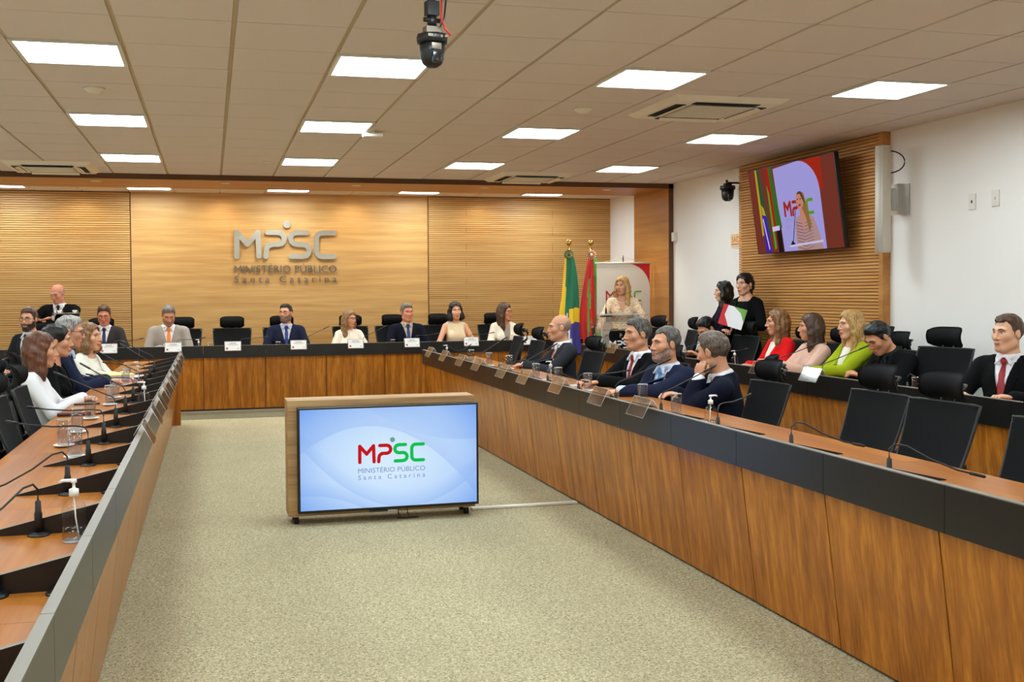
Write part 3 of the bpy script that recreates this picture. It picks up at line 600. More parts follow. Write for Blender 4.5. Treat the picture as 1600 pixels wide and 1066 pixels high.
kL = {0: ('droop', -2.1), 1: ('droop', -2.0), 2: ('droop', -2.2), 3: ('droop', -2.5), 4: ('level', 2.9), 5: ('level', 3.1), 6: ('rise', 2.8), 7: ('rise', 2.5), 8: ('level', 2.7), 9: ('rise', 2.6), 10: ('level', 2.8), 11: ('rise', 2.4)}
for k in range(13):
    y = G0-.03+.70*k; kd, az = kL.get(k, ('rise', 2.6))
    if y < 12.3: mic(f'black gooseneck microphone on the left desk, {ORD[k]} from the near end of the desk', (-.535, y, .747), az, kd, 'gooseneck microphones on the left desk')
kR = {0: ('level', -.3), 1: ('level', -.5), 2: ('droop', -.55), 3: ('droop', -.2), 4: ('level', .6), 5: ('rise', .1), 6: ('rise', -.1), 7: ('level', -.2), 8: ('droop', .0), 9: ('rise', .3), 10: ('wave', .4), 11: ('rise', .5), 12: ('wave', .3), 13: ('wave', .5)}
for k in range(14):
    y = 2.10+.70*k; kd, az = kR[k]
    mic(f'black gooseneck microphone on the right front desk, {ORD[k]} from the near end of the desk', (2.50, y, .747), az, kd, 'gooseneck microphones on the right desk')
for k, x in enumerate((-1.75, -.95, -.18, .62, 1.38, 2.17, 2.95, 3.72)):
    mic(f'black gooseneck microphone on the head table, {("leftmost", "second from left", "third from left", "fourth from left", "fifth from left", "sixth from left", "seventh from left", "rightmost")[k]}', (x-.25 if k not in (4, 5) else x-.18, 14.16, .747), (.35, .2, .1, .1, .35, .35, .3, .1)[k], ('level', 'level', 'level', 'level', 'rise', 'rise', 'level', 'level')[k], 'gooseneck microphones on the head table')
for k, (y, kd) in enumerate(((12.35, 'level'), (11.0, 'rise'), (9.9, 'rise'), (9.1, 'level'), (8.1, 'rise'), (7.4, 'rise'), (6.35, 'wave'))):
    mic(f'black gooseneck microphone on the second-row desk, {ORD[6-k]} to the photo right edge', (4.68, y, .747), (.9, .6, -.2, .3, -.6, -.3, -.9)[k], kd, 'gooseneck microphones on the second-row desk')
# ---------------------------------------------------------------- name-card holders
def holder_meshes(w, dy, dz):
    f = MB().prism([(-w, 0, 0), (w, 0, 0), (w, -dy, -dz), (-w, -dy, -dz)], (0, -.0025, 0)).mesh('front_sheet', 'acrylic')
    r = MB().prism([(-w, .002, 0), (w, .002, 0), (w, .034, -.052), (-w, .034, -.052)], (0, .0025, 0)).mesh('rear_sheet', 'acrylic')
    em = MB()
    for a, b in (((-w, -.001, 0), (w, -.001, 0)), ((-w, -.001, 0), (-w, -dy-.001, -dz)), ((w, -.001, 0), (w, -dy-.001, -dz)), ((-w, -dy-.001, -dz), (w, -dy-.001, -dz)), ((w, .003, 0), (w, .036, -.052)), ((-w, .003, 0), (-w, .036, -.052))): em.tube([a, b], .0014, 4)
    return f, r, em.mesh('edge', 'acrylic_edge')
HOLD = {True: holder_meshes(.102, .034, .118), False: holder_meshes(.125, .056, .104)}
def card_holder(label, loc, rz, group, card=False, S=1.):
    t = thing('card_holder', label, 'card holder', loc, rz, group); t.scale = (S, S, S)
    for n_, q_ in zip(('front_sheet', 'rear_sheet', 'edge'), HOLD[card]): link(n_, q_, t)
    if card:
        c = MB().prism([(-.097, -.0035, -.004), (.097, -.0035, -.004), (.097, -.0345, -.112), (-.097, -.0345, -.112)], (0, -.0012, 0)).build('name_card', 'paper', t)
        m = MB()
        def rect(x0, x1, d0, d1, mi):    # strips of small print lie on the sloping card
            f = lambda d: (-.0052-d*.287, -.004-d)
            (y0, z0), (y1, z1) = f(d0), f(d1); m.add([(x0, y0, z0), (x1, y0, z0), (x1, y1, z1), (x0, y1, z1)], [(0, 3, 2, 1)], mi)
        h = rand.uniform(.035, .05); rect(-h, h, .014, .022, 0); rect(-.07, .07, .030, .034, 0); rect(-.05, .05, .040, .043, 0); rect(.055, .080, .084, .090, 0)
        m.build('print', ['ink', 'red_ink'], c); m = MB(); rect(-.082, -.060, .072, .094, 1); m.build('emblem', ['ink', 'red_ink'], c)
    return t
RY = (11.60, 10.85, 10.08, 9.42, 8.55, 7.92, 7.10, 6.28, 5.62)
for k, y in enumerate(RY): card_holder(f'clear acrylic card holder without a card on the right desk ledge, {ORD[8-k]} to the camera'.replace('nearest to', 'nearest to'), (2.398, y, .893), math.pi/2*-1+0, 'empty card holders on the right desk ledge')
for k, y in enumerate((5.32, 6.10, 6.80, 7.48, 8.2, 8.86, 9.6, 10.35, 11.1, 11.8)): card_holder(f'clear acrylic card holder on the left desk ledge, {ORD[k]} to the camera', (-.325, y, .893), math.pi/2, 'card holders on the left desk ledge')
for k, y in enumerate((12.22, 11.55, 8.15, 7.35)): card_holder(f'clear acrylic card holder on the second-row ledge, {("by the lectern", "just right of the lectern", "in front of the woman in red", "in front of the woman in pink")[k]}', (4.568, y, .893), -math.pi/2, 'card holders on the second-row ledge')
for k, (x, w) in enumerate(((-1.25, 'before the man in dark grey and navy tie'), (-.47, 'before the man in the light grey suit'), (.27, 'before the empty chair'), (1.11, 'before the bearded man in navy'), (1.86, 'before the blonde woman in white'), (2.62, 'before the grey-haired man'), (3.44, 'before the woman in the sleeveless top'), (4.28, 'before the woman in the white blazer'))):
    card_holder(f'white name card on the head table, {w}', (x, 13.972, .897), 0, 'white name cards along the head table', True, 1.02)
# ---------------------------------------------------------------- glasses, bottles, cups
g_out = MB().lathe([(.031, 0), (.034, .125), (.0318, .125), (.029, .012), (.0001, .010)], 22).mesh('glass', 'clear_glass')
g_rim = MB().lathe([(.0340, .1235), (.0332, .126), (.0320, .1235)], 22).mesh('rim', 'acrylic_edge')
def waterm(h): return MB().lathe([(.0285, .013), (.029+.003*h/.12, h), (.0001, h)], 20).mesh('water', 'gel_clear')
wat = [waterm(.095), waterm(.06), waterm(.03)]; g_foot = MB().lathe([(.0305, 0), (.0305, .004), (.0001, .004)], 20).mesh('foot', 'acrylic_edge')
def glass_(label, loc, lvl, group, S=1.):
    t = thing('water_glass', label, 'glass', loc, 0, group); t.scale = (S, S, S); link('tumbler', g_out, t); link('rim', g_rim, t); link('foot', g_foot, t)
    if lvl is not None: link('water', wat[lvl], t)
sc_m = MB().lathe([(.022, 0), (.040, .004), (.052, .010), (.050, .012), (.030, .006), (.0001, .005)], 22).mesh('saucer', 'cup_white')
def saucer(label, loc, group): return tag(link('saucer', sc_m, None, loc), label, 'saucer', group)
LG = ((-.62, 5.19), (-.72, 5.60), (-.72, 6.14), (-.72, 6.79), (-.68, 7.62), (-.69, 8.13), (-.70, 9.27), (-.73, 9.85))
for k, (x, y) in enumerate(LG):
    glass_(f'tall clear water glass on the left desk, {ORD[k]} to the camera', (x, y, .7475+.012), 0, 'water glasses on the left desk')
    saucer(f'small white saucer under a water glass on the left desk, {ORD[k]} to the camera', (x, y, .7472), 'saucers on the left desk')
RG = ((2.71, 5.85, 0), (2.78, 6.52, 2), (2.76, 7.52, 0), (2.75, 8.19, 1), (2.72, 8.70, 0), (2.83, 9.93, 0), (2.76, 10.43, 1), (2.73, 11.08, 0))
for k, (x, y, l) in enumerate(RG):
    glass_(f'clear water glass on the right desk, {ORD[k]} to the camera', (x, y, .7475+.012), l, 'water glasses on the right desk')
    saucer(f'small white saucer under a water glass on the right desk, {ORD[k]} to the camera', (x, y, .7472), 'saucers on the right desk')
for k, (y, w) in enumerate(((11.3, 'by the empty chair at the white wall'), (10.35, 'left of the woman in red'), (8.72, 'before the woman in red'), (7.95, 'before the woman in green'), (6.52, 'before the man at the right edge'))): glass_(f'clear water glass on the second-row desk, {w}', (4.88, y, .7475), 1, 'water glasses on the second row')
for k, (x, w) in enumerate(((.86, 'left of the bearded man in navy'), (2.40, 'left of the grey-haired man'), (-.02, 'by the empty chair'))): glass_(f'clear water glass on the head table, {w}', (x, 14.20, .7475), 1, 'water glasses on the head table')
def bottle(label, loc, group='pump bottles of clear sanitizer', S=1., rz=0, lvl=.5):
    t = thing('sanitizer_bottle', label, 'bottle', loc, rz, group); t.scale = (S, S, S)
    MB().lathe([(.034, 0), (.037, .006), (.037, .088), (.034, .108), (.024, .124), (.013, .132), (.0125, .142)], 22).build('bottle', 'clear_glass', t)
    MB().lathe([(.0335, .004), (.0352, .008), (.0352, .088*lvl*1.0), (.0001, .088*lvl)], 20).build('gel', 'gel_clear', t)
    MB().lathe([(.0348, 0), (.0348, .003), (.0001, .003)], 18).build('foot', 'acrylic_edge', t)
    p = MB().lathe([(.0145, .138), (.0145, .160), (.008, .162), (.0045, .165), (.0045, .178), (.009, .180), (.009, .190), (.0001, .191)], 14).tube([(0, 0, .186), (-.034, 0, .187), (-.042, 0, .181)], [.006, .0045, .0035], 8).build('pump', 'cup_white', t)
    MB().tube([(0, 0, .14), (.004, 0, .07), (.014, 0, .006)], .0025, 6).build('dip_tube', 'cup_white', p)
bottle('pump bottle of clear sanitizer on the left desk, nearest to the camera', (-.415, 3.43, .7475), rz=0)
bottle('pump bottle of clear sanitizer on the left desk, halfway along by the ledge', (-.43, 7.20, .7475))
bottle('pump bottle of clear sanitizer at the far end of the left desk', (-.62, 9.55, .7475), S=.95)
bottle('pump bottle of clear sanitizer on the right desk near the man seen from behind', (2.66, 5.30, .7475), rz=math.pi, S=.95)
bottle('pump bottle of clear sanitizer on the right desk in front of the empty chair', (2.74, 8.36, .7475), S=.95)
bottle('pump bottle of clear sanitizer at the far end of the right desk', (2.52, 11.35, .7475), S=.95)
bottle('pump bottle of clear sanitizer beside the woman in red, second row', (4.95, 9.35, .7475), S=.9)
bottle('pump bottle of clear sanitizer beside the man in the light grey suit', (-.16, 14.30, .7475), S=.9)
for k, (x, y, w) in enumerate(((2.62, 7.46, 'in front of the man with the dark red tie'), (2.58, 8.02, 'beside the sanitizer bottle'))):
    tag(MB().lathe([(.020, 0), (.022, .004), (.032, .055), (.033, .058), (.030, .056), (.020, .006), (.0001, .006)], 20).build('coffee_cup', 'cup_white', None, (x, y, .7475)), f'small white cup {w}', 'cup', 'white cups on the right desk')
# papers and small things on the desks
def slab(name, label, cat, loc, size, rz, mt, bev=.001, group=None):
    o = MB().box((-size[0]/2, -size[1]/2, 0), (size[0]/2, size[1]/2, size[2]), bev=bev).build(name, mt, None, loc); o.rotation_euler = (0, 0, rz); return tag(o, label, cat, group)
mat('paper_yellow', (236, 222, 130), .7); mat('paper_pink', (216, 150, 150), .7); mat('phone', (20, 20, 24), .15, spec=.8); mat('eyeglass_case', (70, 26, 22), .35)
slab('folder', 'pink folder at the bottom of the paper stack, far left desk', 'folder', (-.80, 9.80, .7475), (.24, .32, .018), .3, 'paper_pink')
slab('paper_stack', 'thick stack of white papers near the woman in the cream blazer', 'papers', (-.80, 9.80, .766), (.22, .30, .035), .25, 'paper')
slab('folder', 'pale yellow folder on top of the paper stack, far left desk', 'folder', (-.80, 9.80, .8015), (.23, .31, .008), .3, 'paper_yellow')
slab('paper_sheet', 'white printed sheet at the far end of the left desk', 'papers', (-.62, 10.25, .7475), (.30, .21, .004), -.2, 'paper')
slab('pen', 'long dark pen on the left desk before the woman in black', 'pen', (-.84, 7.72, .7475), (.17, .022, .012), .15, 'phone', .003)
slab('eyeglass_case', 'slim dark red case on the left desk before the woman in white', 'case', (-.84, 7.02, .7475), (.20, .035, .022), .12, 'eyeglass_case', .006)
slab('smartphone', 'black phone lying on the right desk before the man with the dark red tie', 'phone', (2.93, 8.0, .7475), (.15, .075, .009), .3, 'phone', .003)
slab('smartphone', 'black phone on the right desk before the bald man', 'phone', (2.95, 10.55, .7475), (.15, .075, .009), 1.0, 'phone', .003)
slab('paper_sheet', 'white paper lying before the man looking down, second row', 'papers', (4.95, 10.9, .7475), (.21, .30, .003), .1, 'paper')
slab('leaflet', 'small pale leaflet in front of the woman in red', 'papers', (4.80, 9.05, .7475), (.15, .21, .02), .2, 'paper_pink')
o = slab('document', 'white document propped up beside the man looking down, second row', 'papers', (5.30, 11.35, .80), (.24, .32, .004), 0, 'paper'); o.rotation_euler = (1.2, 0, 1.9)
# a bag on the left
bg = thing('handbag', 'black handbag slumped on the chair in the left corner', 'bag', (-1.78, 11.2, .48), .4)
b_ = bmesh.new(); bmesh.ops.create_uvsphere(b_, u_segments=20, v_segments=12, radius=1)
for v in b_.verts: v.co = Vector((v.co.x*.20, v.co.y*.11*(1-.3*max(0, v.co.z)), .17+v.co.z*.17+.012*math.sin(v.co.x*9)))
m_ = MB(); m_.bm(b_, 0, True); m_.build('bag_body', 'black_leather', bg); MB().tube([(-.10, 0, .30), (-.08, 0, .42), (0, 0, .46), (.08, 0, .42), (.10, 0, .30)], .008, 8).build('handle', 'black_leather', bg)
# ---------------------------------------------------------------- television and fittings on the right wall
TW, TH = 1.67, .935
tt = thing('wall_television', 'large tilted wall television showing the woman at the lectern, on the slatted panel', 'television', (5.865, 9.815, 2.365)); tt.rotation_euler = (math.radians(8), 0, -math.pi/2)
# local frame: x to the right as seen from the room, facing -Y
MB().box((-TW/2, 0, -TH/2), (TW/2, .05, TH/2), 0, .004).build('bezel', 'black_plastic', tt)
MB().box((-.25, .05, -.2), (.25, .16, .2)).build('wall_bracket', 'chair_frame', tt)
E_ = .8
for n_, c_ in dict(tv_brown=(122, 56, 44), tv_lav=(172, 164, 232), tv_red=(170, 44, 24), tv_green=(60, 110, 40), tv_green2=(96, 160, 40), tv_yellow=(196, 168, 40), tv_blue=(72, 42, 170), tv_dgreen=(56, 84, 56), tv_white=(214, 206, 240), tv_skin=(206, 140, 120), tv_hair=(150, 112, 60), tv_hair2=(96, 66, 44), tv_dress=(186, 148, 148), tv_dark=(40, 26, 24), tv_text=(150, 150, 200), tv_lips=(140, 40, 46), tv_flagred=(176, 36, 24), tv_dress2=(132, 92, 100)).items(): emit(n_, c_, E_)
def tvp(name, pts, mt, lay, sm=None):   # picture areas on the screen, u right 0..1, v down 0..1
    P = [((-.5+u)*TW*.985, -.001-.0006*lay, (.5-v)*TH*.975) for u, v in pts]; return MB().prism(P, (0, -.0005, 0)).build(name, mt, tt)
tvp('picture_ground', [(0, 0), (1, 0), (1, 1), (0, 1)], 'tv_brown', 0)
tvp('picture_banner', [(.315, .03), (.60, 0)]+[(.60+.22*math.sin(a), .36-.36*math.cos(a)) for a in np.linspace(.1, 1.55, 8)]+[(.82, 1), (.34, 1)], 'tv_lav', 1)
tvp('picture_red', [(.60, 0), (.86, 0), (.86, .35), (.83, .36)]+[(.60+.22*math.sin(a), .36-.36*math.cos(a)) for a in np.linspace(1.55, .1, 8)], 'tv_red', 2)
tvp('picture_flag', [(.09, 0), (.135, 0), (.20, .8), (.11, .8)], 'tv_dgreen', 1); tvp('picture_flag', [(.085, 0), (.105, 0), (.115, .78), (.085, .8)], 'tv_yellow', 2)
tvp('picture_flag', [(.115, .42), (.145, .47), (.16, .56), (.12, .56)], 'tv_yellow', 3); tvp('picture_flag', [(.11, .54), (.165, .56), (.185, 1), (.11, 1)], 'tv_blue', 4); tvp('picture_flag', [(.115, .60), (.125, .58), (.165, .95), (.155, .97)], 'tv_white', 5)
tvp('picture_flag', [(.22, 0), (.255, 0), (.285, .7), (.22, .7)], 'tv_flagred', 1); tvp('picture_flag', [(.255, 0), (.29, 0), (.345, .72), (.275, .72)], 'tv_green', 2); tvp('picture_flag', [(.215, .2), (.235, .3), (.25, .95), (.225, .97)], 'tv_green2', 3); tvp('picture_flag', [(.27, .72), (.33, .72), (.33, 1), (.27, 1)], 'tv_dark', 2)
tvp('picture_stand', [(.225, .70), (.315, .69), (.315, .745), (.225, .755)], 'tv_white', 6)
u_ = .19*TW/1150
for k_, mt_, x_ in (('M', 'tv_red', 0), ('P', 'tv_red', 0), ('C', 'tv_green2', 0)):
    o = stroke_mesh([(x-198, y-205) for x, y in LET[k_]], 34, .0006, u_*1.75).build('picture_letter', mt_, tt); o.location = ((-.5+.395)*TW, -.003, (.5-.43)*TH)
for tx, v_, s_ in (('MINIS', .66, .05), ('SaT', .735, .05)):
    me = text_mesh(tx, s_*1.1, 0, 1.1); me.transform(Matrix.Rotation(math.pi/2, 4, 'X')); me.materials.clear(); me.materials.append(M['tv_text']); o = link('picture_text', me, tt, ((-.5+.405)*TW, -.0035, (.5-v_)*TH))
tvp('picture_dress', [(.53, .62), (.60, .60), (.66, .60), (.72, .64), (.76, .80), (.79, 1), (.50, 1), (.50, .85), (.51, .70)], 'tv_dress', 7)
for q in range(9): tvp('picture_dress_line', [(.515+.01*(q % 2), .67+.036*q), (.60, .70+.036*q), (.70, .67+.036*q), (.70, .676+.036*q), (.60, .708+.036*q), (.515, .678+.036*q)], 'tv_dress2', 8)
tvp('picture_skin', [(.575, .50), (.625, .50), (.635, .60), (.605, .80), (.575, .62)], 'tv_skin', 9)
tvp('picture_hair', [(.55, .40), (.57, .345), (.60, .335), (.64, .36), (.655, .44), (.675, .60), (.69, .74), (.66, .80), (.64, .64), (.60, .50), (.555, .48)], 'tv_hair', 10)
tvp('picture_face', [(.600+.042*math.cos(a)-.010, .44+.095*math.sin(a)) for a in np.linspace(0, 2*math.pi, 19)[:-1]], 'tv_skin', 11)
tvp('picture_hair', [(.565, .37), (.59, .335), (.62, .345), (.64, .42), (.645, .50), (.62, .42), (.60, .365)], 'tv_hair2', 12)
for u in (.572, .603): tvp('picture_eye', [(u-.008, .418), (u+.008, .414), (u+.008, .426), (u-.008, .43)], 'tv_hair2', 13)
tvp('picture_mouth', [(.572, .486), (.60, .480), (.596, .500), (.578, .503)], 'tv_lips', 13)
tvp('picture_lectern', [(.42, .93), (.80, .90), (.80, .925), (.42, .955)], 'tv_white', 14); tvp('picture_microphone', [(.455, .92), (.53, .54), (.537, .54), (.463, .92)], 'tv_dark', 15)
tvp('picture_microphone', [(.43, .93), (.455, .88), (.49, .925)], 'tv_dark', 15)
sp = thing('column_loudspeaker', 'tall white column loudspeaker on a wall bracket beside the slatted panel', 'loudspeaker', (5.93, 8.40, 2.32))
bm_ = bmesh.new(); bmesh.ops.create_cube(bm_, size=1)
for v in bm_.verts: v.co = Vector((v.co.x*.115, v.co.y*.105, v.co.z*.965))
bmesh.ops.bevel(bm_, geom=[e for e in bm_.edges if abs(e.verts[0].co.z-e.verts[1].co.z) > .1], offset=.018, segments=3, affect='EDGES'); m_ = MB(); m_.bm(bm_, 0, True); m_.build('enclosure', 'white_plastic', sp); 
MB().box((-.040, -.056, -.470), (.040, -.0535, .470), bev=.001).build('grille', 'aircon_grille', sp)['label'] = 'pale perforated front grille'
MB().box((.058, -.02, -.10), (.12, .02, .10)).box((.12, -.055, -.14), (.125, .055, .14)).box((.125, -.055, -.14), (.218, -.045, .14)).box((.210, -.09, -.14), (.2185, .03, .14)).build('bracket', 'metal', sp)
MB().tube([(.06+.13*math.sin(t)+.0, -.05*math.sin(t), .34+.10*math.cos(t)) for t in np.linspace(0, math.pi, 14)], .006, 8).build('cable', 'black_plastic', sp)
for k, (y, z) in enumerate(((7.505, 2.225), (7.235, 2.23))):
    o = thing('wall_socket', ('white wall plate, the left one of two, high on the right wall', 'white wall plate, the right one of two, high on the right wall')[k], 'wall plate', (XR-.004, y, z), 0, 'white wall plates')
    MB().box((-.006, -.04, -.065), (.004, .04, .065), bev=.002).build('plate', 'white_plastic', o); MB().box((-.0075, -.008, -.012), (-.006, .008, .012)).build('insert', 'dark_gap' if k == 0 else 'aircon_grille', o)
tag(MB().box((-.05, -.045, -.06), (.0, .045, .06), bev=.005).build('junction_box', 'white_plastic', None, (XR, 13.26, 2.24)), 'small white junction box on the wall beside the right pier', 'box')
es = thing('exit_sign', 'exit sign reading SAÍDA in red letters beside the slatted panel', 'sign', (6.135, 11.52, 2.11)); es.rotation_euler = (0, 0, -math.pi/2)
mat('sign_cream', (236, 206, 150), .4); mat('sign_red', (196, 50, 24), .5)
MB().box((-.16, 0, -.075), (.16, .014, .075), bev=.002).build('sign_plate', 'sign_cream', es)
me = text_mesh('SAÍDA', .10, 0, 1.0, .26, .002); me.transform(Matrix.Rotation(math.pi/2, 4, 'X')); me.materials.clear(); me.materials.append(M['sign_red']); link('lettering', me, es, (-.13, -.001, -.025))
MB().box((-.13, -.002, -.052), (.13, -.0005, -.042)).build('underline', 'sign_red', es); MB().box((-.12, .002, -.095), (.12, .012, -.076)).build('mount', 'white_plastic', es)
def ptz(label, loc, rz, S=1., arm=None):
    t = thing('dome_camera', label, 'camera', loc, rz); t.scale = (S, S, S)
    MB().lathe([(.0001, -.135), (.03, -.133), (.055, -.115), (.068, -.085), (.072, -.05), (.074, 0)], 24).build('dome', 'black_plastic', t)
    MB().lathe([(.074, 0), (.092, .004), (.095, .030), (.088, .05), (.05, .055), (.0001, .055)], 8).build('head_ring', 'black_plastic', t)
    m = MB().box((-.03, -.079, -.12), (.03, -.055, -.055), bev=.008).build('lens', 'phone', t); m['label'] = 'glossy lens window'
    return t
c = ptz('black dome camera hanging from the ceiling at the top of the photo', (1.046, 4.98, 2.695), .2, .84)
MB().box((-.045, -.03, .055), (.045, .03, .095)).box((-.060, -.0875, .022), (-.03, -.083, .038)).box((-.02, -.0875, .024), (.0, -.083, .038)).box((.012, -.0875, .022), (.03, -.083, .036)).box((.042, -.0875, .024), (.06, -.083, .038)).build('connector_panel', 'dark_steel', c)
MB().tube([(0, 0, .10), (0, 0, .16)], .028, 12).box((-.036, -.028, .16), (.036, .028, .24)).tube([(-.05, 0, .135), (.05, 0, .135)], .014, 8).tube([(0, 0, .24), (0, 0, .326)], .022, 10).build('mount', 'black_plastic', c)
MB().tube([(.04, -.03, .325), (.045, -.035, .25), (.04, -.04, .14), (.055, -.06, .08), (.085, -.07, .04)], .006, 6).build('red_cable', 'red_wire', c)
MB().tube([(.06, -.02, .325), (.075, -.03, .25), (.06, -.04, .15), (.03, -.05, .09)], .005, 6).build('grey_cable', 'chair_frame', c)
MB().box((-.035, -.0785, -.045), (.025, -.070, -.008), bev=.002).build('sticker', 'dark_steel', c)
c = ptz('black dome camera on a bracket at the left end of the slatted panel', (5.98, 11.46, 2.70), 1.0, 1.0)
MB().box((-.04, -.03, .055), (.04, .03, .08)).box((-.01, -.02, .075), (.20, .02, .095)).box((-.02, -.012, .09), (.0, .012, .12)).build('bracket', 'black_plastic', c); c.rotation_euler = (0, 0, .0)
# ---------------------------------------------------------------- flags, banner, lectern
def flag(label, loc, cols, fn, S=1., ros=None, seed=0):
    t = thing('flag', label, 'flag', loc, -.3, 'furled flags on poles')
    MB().tube([(0, 0, 0), (0, 0, 2.12)], .014, 10).build('pole', 'gold', t)
    MB().lathe([(.012, 2.12), (.018, 2.13), (.010, 2.14), (.020, 2.15), (.036, 2.17), (.040, 2.19), (.034, 2.215), (.018, 2.228), (.0001, 2.232)], 16).build('finial', 'gold', t)
    nu, nv = 44, 46; V = []; F = []; mi = []
    for j in range(nv+1):
        v = j/nv; z = 1.98-1.35*v; w = .055+.115*v**.8
        for i in range(nu+1):
            u = i/nu; a = u*2*math.pi; f = 1+.20*math.sin(a*5+seed+v*1.5)+.10*math.sin(a*9+2*seed-v*3)
            V.append((w*f*math.cos(a)*.95+.015*math.sin(v*5+seed), w*f*math.sin(a)*.55, z-.02*math.sin(a*3)*v))
    for j in range(nv):
        for i in range(nu):
            a = j*(nu+1)+i; F.append((a, a+1, a+nu+2, a+nu+1)); x = (V[a][0]/(.055+.115*((j+.5)/nv)**.8)); mi.append(fn(x, (j+.5)/nv, (i+.5)/nu))
    me = bpy.data.meshes.new('cloth'); me.from_pydata(V, [], F)
    for c_ in cols: me.materials.append(M[c_])
    me.polygons.foreach_set('material_index', mi); me.polygons.foreach_set('use_smooth', [True]*len(F)); me.update(); link('cloth', me, t)
    rs = MB()
    for rr, y, k, n in ((.068, -.055, 0, 24), (.044, -.062, 1, 18)):
        for q in range(n):
            a0, a1 = 2*math.pi*q/n, 2*math.pi*(q+.8)/n; rs.add([(rr*.3*math.cos(a0), y, 2.02+rr*.3*math.sin(a0)), (rr*math.cos(a0), y-.008, 2.02+rr*math.sin(a0)), (rr*math.cos(a1), y+.004, 2.02+rr*math.sin(a1)), (rr*.3*math.cos(a1), y, 2.02+rr*.3*math.sin(a1))], [(0, 1, 2, 3), (3, 2, 1, 0)], k if q % 2 else (k+2)%3)
    V_, F_ = ellv(V3(0, -.068, 2.02), V3(.020, .010, .020), np.eye(3), 10, 6); rs.add(V_, F_, 3, True)
    rs.build('rosette', ros, t)
    MB().lathe([(.14, 0), (.15, .02), (.10, .04), (.03, .06), (.0001, .06)], 20).build('base', 'gold', t)
for n_, c_ in dict(f_green=(8, 112, 76), f_yellow=(244, 204, 20), f_blue=(56, 52, 140), f_red=(206, 26, 20), f_lgreen=(84, 168, 66), f_white=(226, 222, 208), f_dark=(40, 44, 24), f_tan=(180, 150, 100)).items(): mat(n_, c_, .55, sheen=.1)
def br(x, v, u):
    if x < -.55+.1*v: return 1
    if v > .52 and abs(v-.60) < .07 and x > -.1+(v-.6)*-1: return 1
    if v > .56 and x > -.35: return 3 if abs(x-(-.28+(v-.62)*1.1)) < .09 else 2
    return 0
flag('furled green, yellow and blue flag on a pole with gold finial', (4.86, 13.98, 0), ['f_green', 'f_yellow', 'f_blue', 'f_white'], br, ros=['f_green', 'f_yellow', 'f_green', 'f_blue'], seed=.6)
def sca(x, v, u):
    if x > .38+.1*v: return 1
    if -.62+.2*v < x < -.22-.1*v and v > .22: return 1
    if v > .70 and x > -.1: return 2 if (int(v*22)+int(x*7)) % 3 else 3
    return 0
flag('furled red and green flag on a pole with gold finial beside the banner', (5.19, 13.98, 0), ['f_red', 'f_lgreen', 'f_dark', 'f_tan'], sca, ros=['f_red', 'f_lgreen', 'f_white', 'f_white'], seed=2.2)
bn = thing('banner', 'hanging white banner with red corner, green foot and MPSC lettering behind the speaker', 'banner', (5.64, 13.90, 0)); BW, BT = .80, 1.905
mat('banner_white', (226, 220, 208), .5); mat('banner_red', (196, 22, 34), .5); mat('banner_green', (104, 164, 60), .5); mat('banner_grey', (150, 156, 170), .5)
MB().box((-BW/2, -.002, .25), (BW/2, .002, BT)).build('cloth', 'banner_white', bn)
def bpoly(name, pts, mt, lay=1): MB().prism([(-BW/2+u*BW, -.003-.001*lay, BT-v*BW) for u, v in pts], (0, -.0006, 0)).build(name, mt, bn)
bpoly('red_corner', [(.58, .005), (.995, .005), (.995, .44)]+[(.995-.43*(1-math.sin(a)), .44-.43*math.cos(a)) for a in np.linspace(1.4, .05, 9)], 'banner_red')
bpoly('green_foot', [(.0, 1.15), (.06, 1.28), (.15, 1.42), (.27, 1.55), (.45, 1.66), (.7, 1.72), (1, 1.73), (1, 2.05), (0, 2.05)], 'banner_green')
MB().tube([(-BW/2-.02, 0, BT), (BW/2+.02, 0, BT)], .013, 10).build('rod', 'white_plastic', bn); MB().tube([(-.3, 0, BT+.01), (0, .0, BT+.085), (.3, 0, BT+.01)], .003, 5).build('cord', 'white_plastic', bn); MB().tube([(0, .01, 0), (0, .01, BT+.10)], .012, 8).box((-.25, -.12, 0), (.25, .12, .02)).build('stand', 'black_plastic', bn)
logo(bn, (-.27, -.004, 1.52), .545, .0015, dict(M='banner_red', P='banner_red', S='banner_green', C='banner_green', dot='banner_grey', text='banner_grey'), thin=.8)
lc = thing('lectern', 'clear acrylic lectern with white MPSC lettering at the speaker', 'lectern', (5.20, 12.98, 0))
MB().add([(-.36, -.16, 1.20), (.36, -.16, 1.20), (.36, .20, 1.08), (-.36, .20, 1.08), (-.36, -.16, 1.212), (.36, -.16, 1.212), (.36, .20, 1.092), (-.36, .20, 1.092)], [(0, 3, 2, 1), (4, 5, 6, 7), (0, 1, 5, 4), (1, 2, 6, 5), (2, 3, 7, 6), (3, 0, 4, 7)]).build('top', 'lectern_acrylic', lc)
MB().box((-.36, -.163, 1.198), (.36, -.158, 1.214)).box((-.28, -.10, 1.095), (.28, -.094, 1.105)).box((-.275, -.085, .3), (-.262, -.075, 1.17)).box((.262, -.085, .3), (.275, -.075, 1.17)).build('edge', 'acrylic_edge', lc)
MB().box((-.26, -.10, .99), (.26, .14, 1.0)).build('shelf', 'lectern_acrylic', lc)
for s in (-1, 1): MB().box((s*.27-.008, -.08, .05), (s*.27+.008, .14, 1.15)).build('side_panel', 'lectern_acrylic', lc)
MB().box((-.36, -.2, 0), (.36, .22, .04), bev=.008).build('base', 'acrylic_edge', lc)
MB().box((-.262, -.09, .10), (.262, -.082, .95)).build('front_sheet', 'lectern_acrylic', lc)
logo(lc, (-.17, -.094, .865), .36, .004, dict(M='cup_white', P='cup_white', S='cup_white', C='cup_white', dot='cup_white', text='cup_white'), text=False)
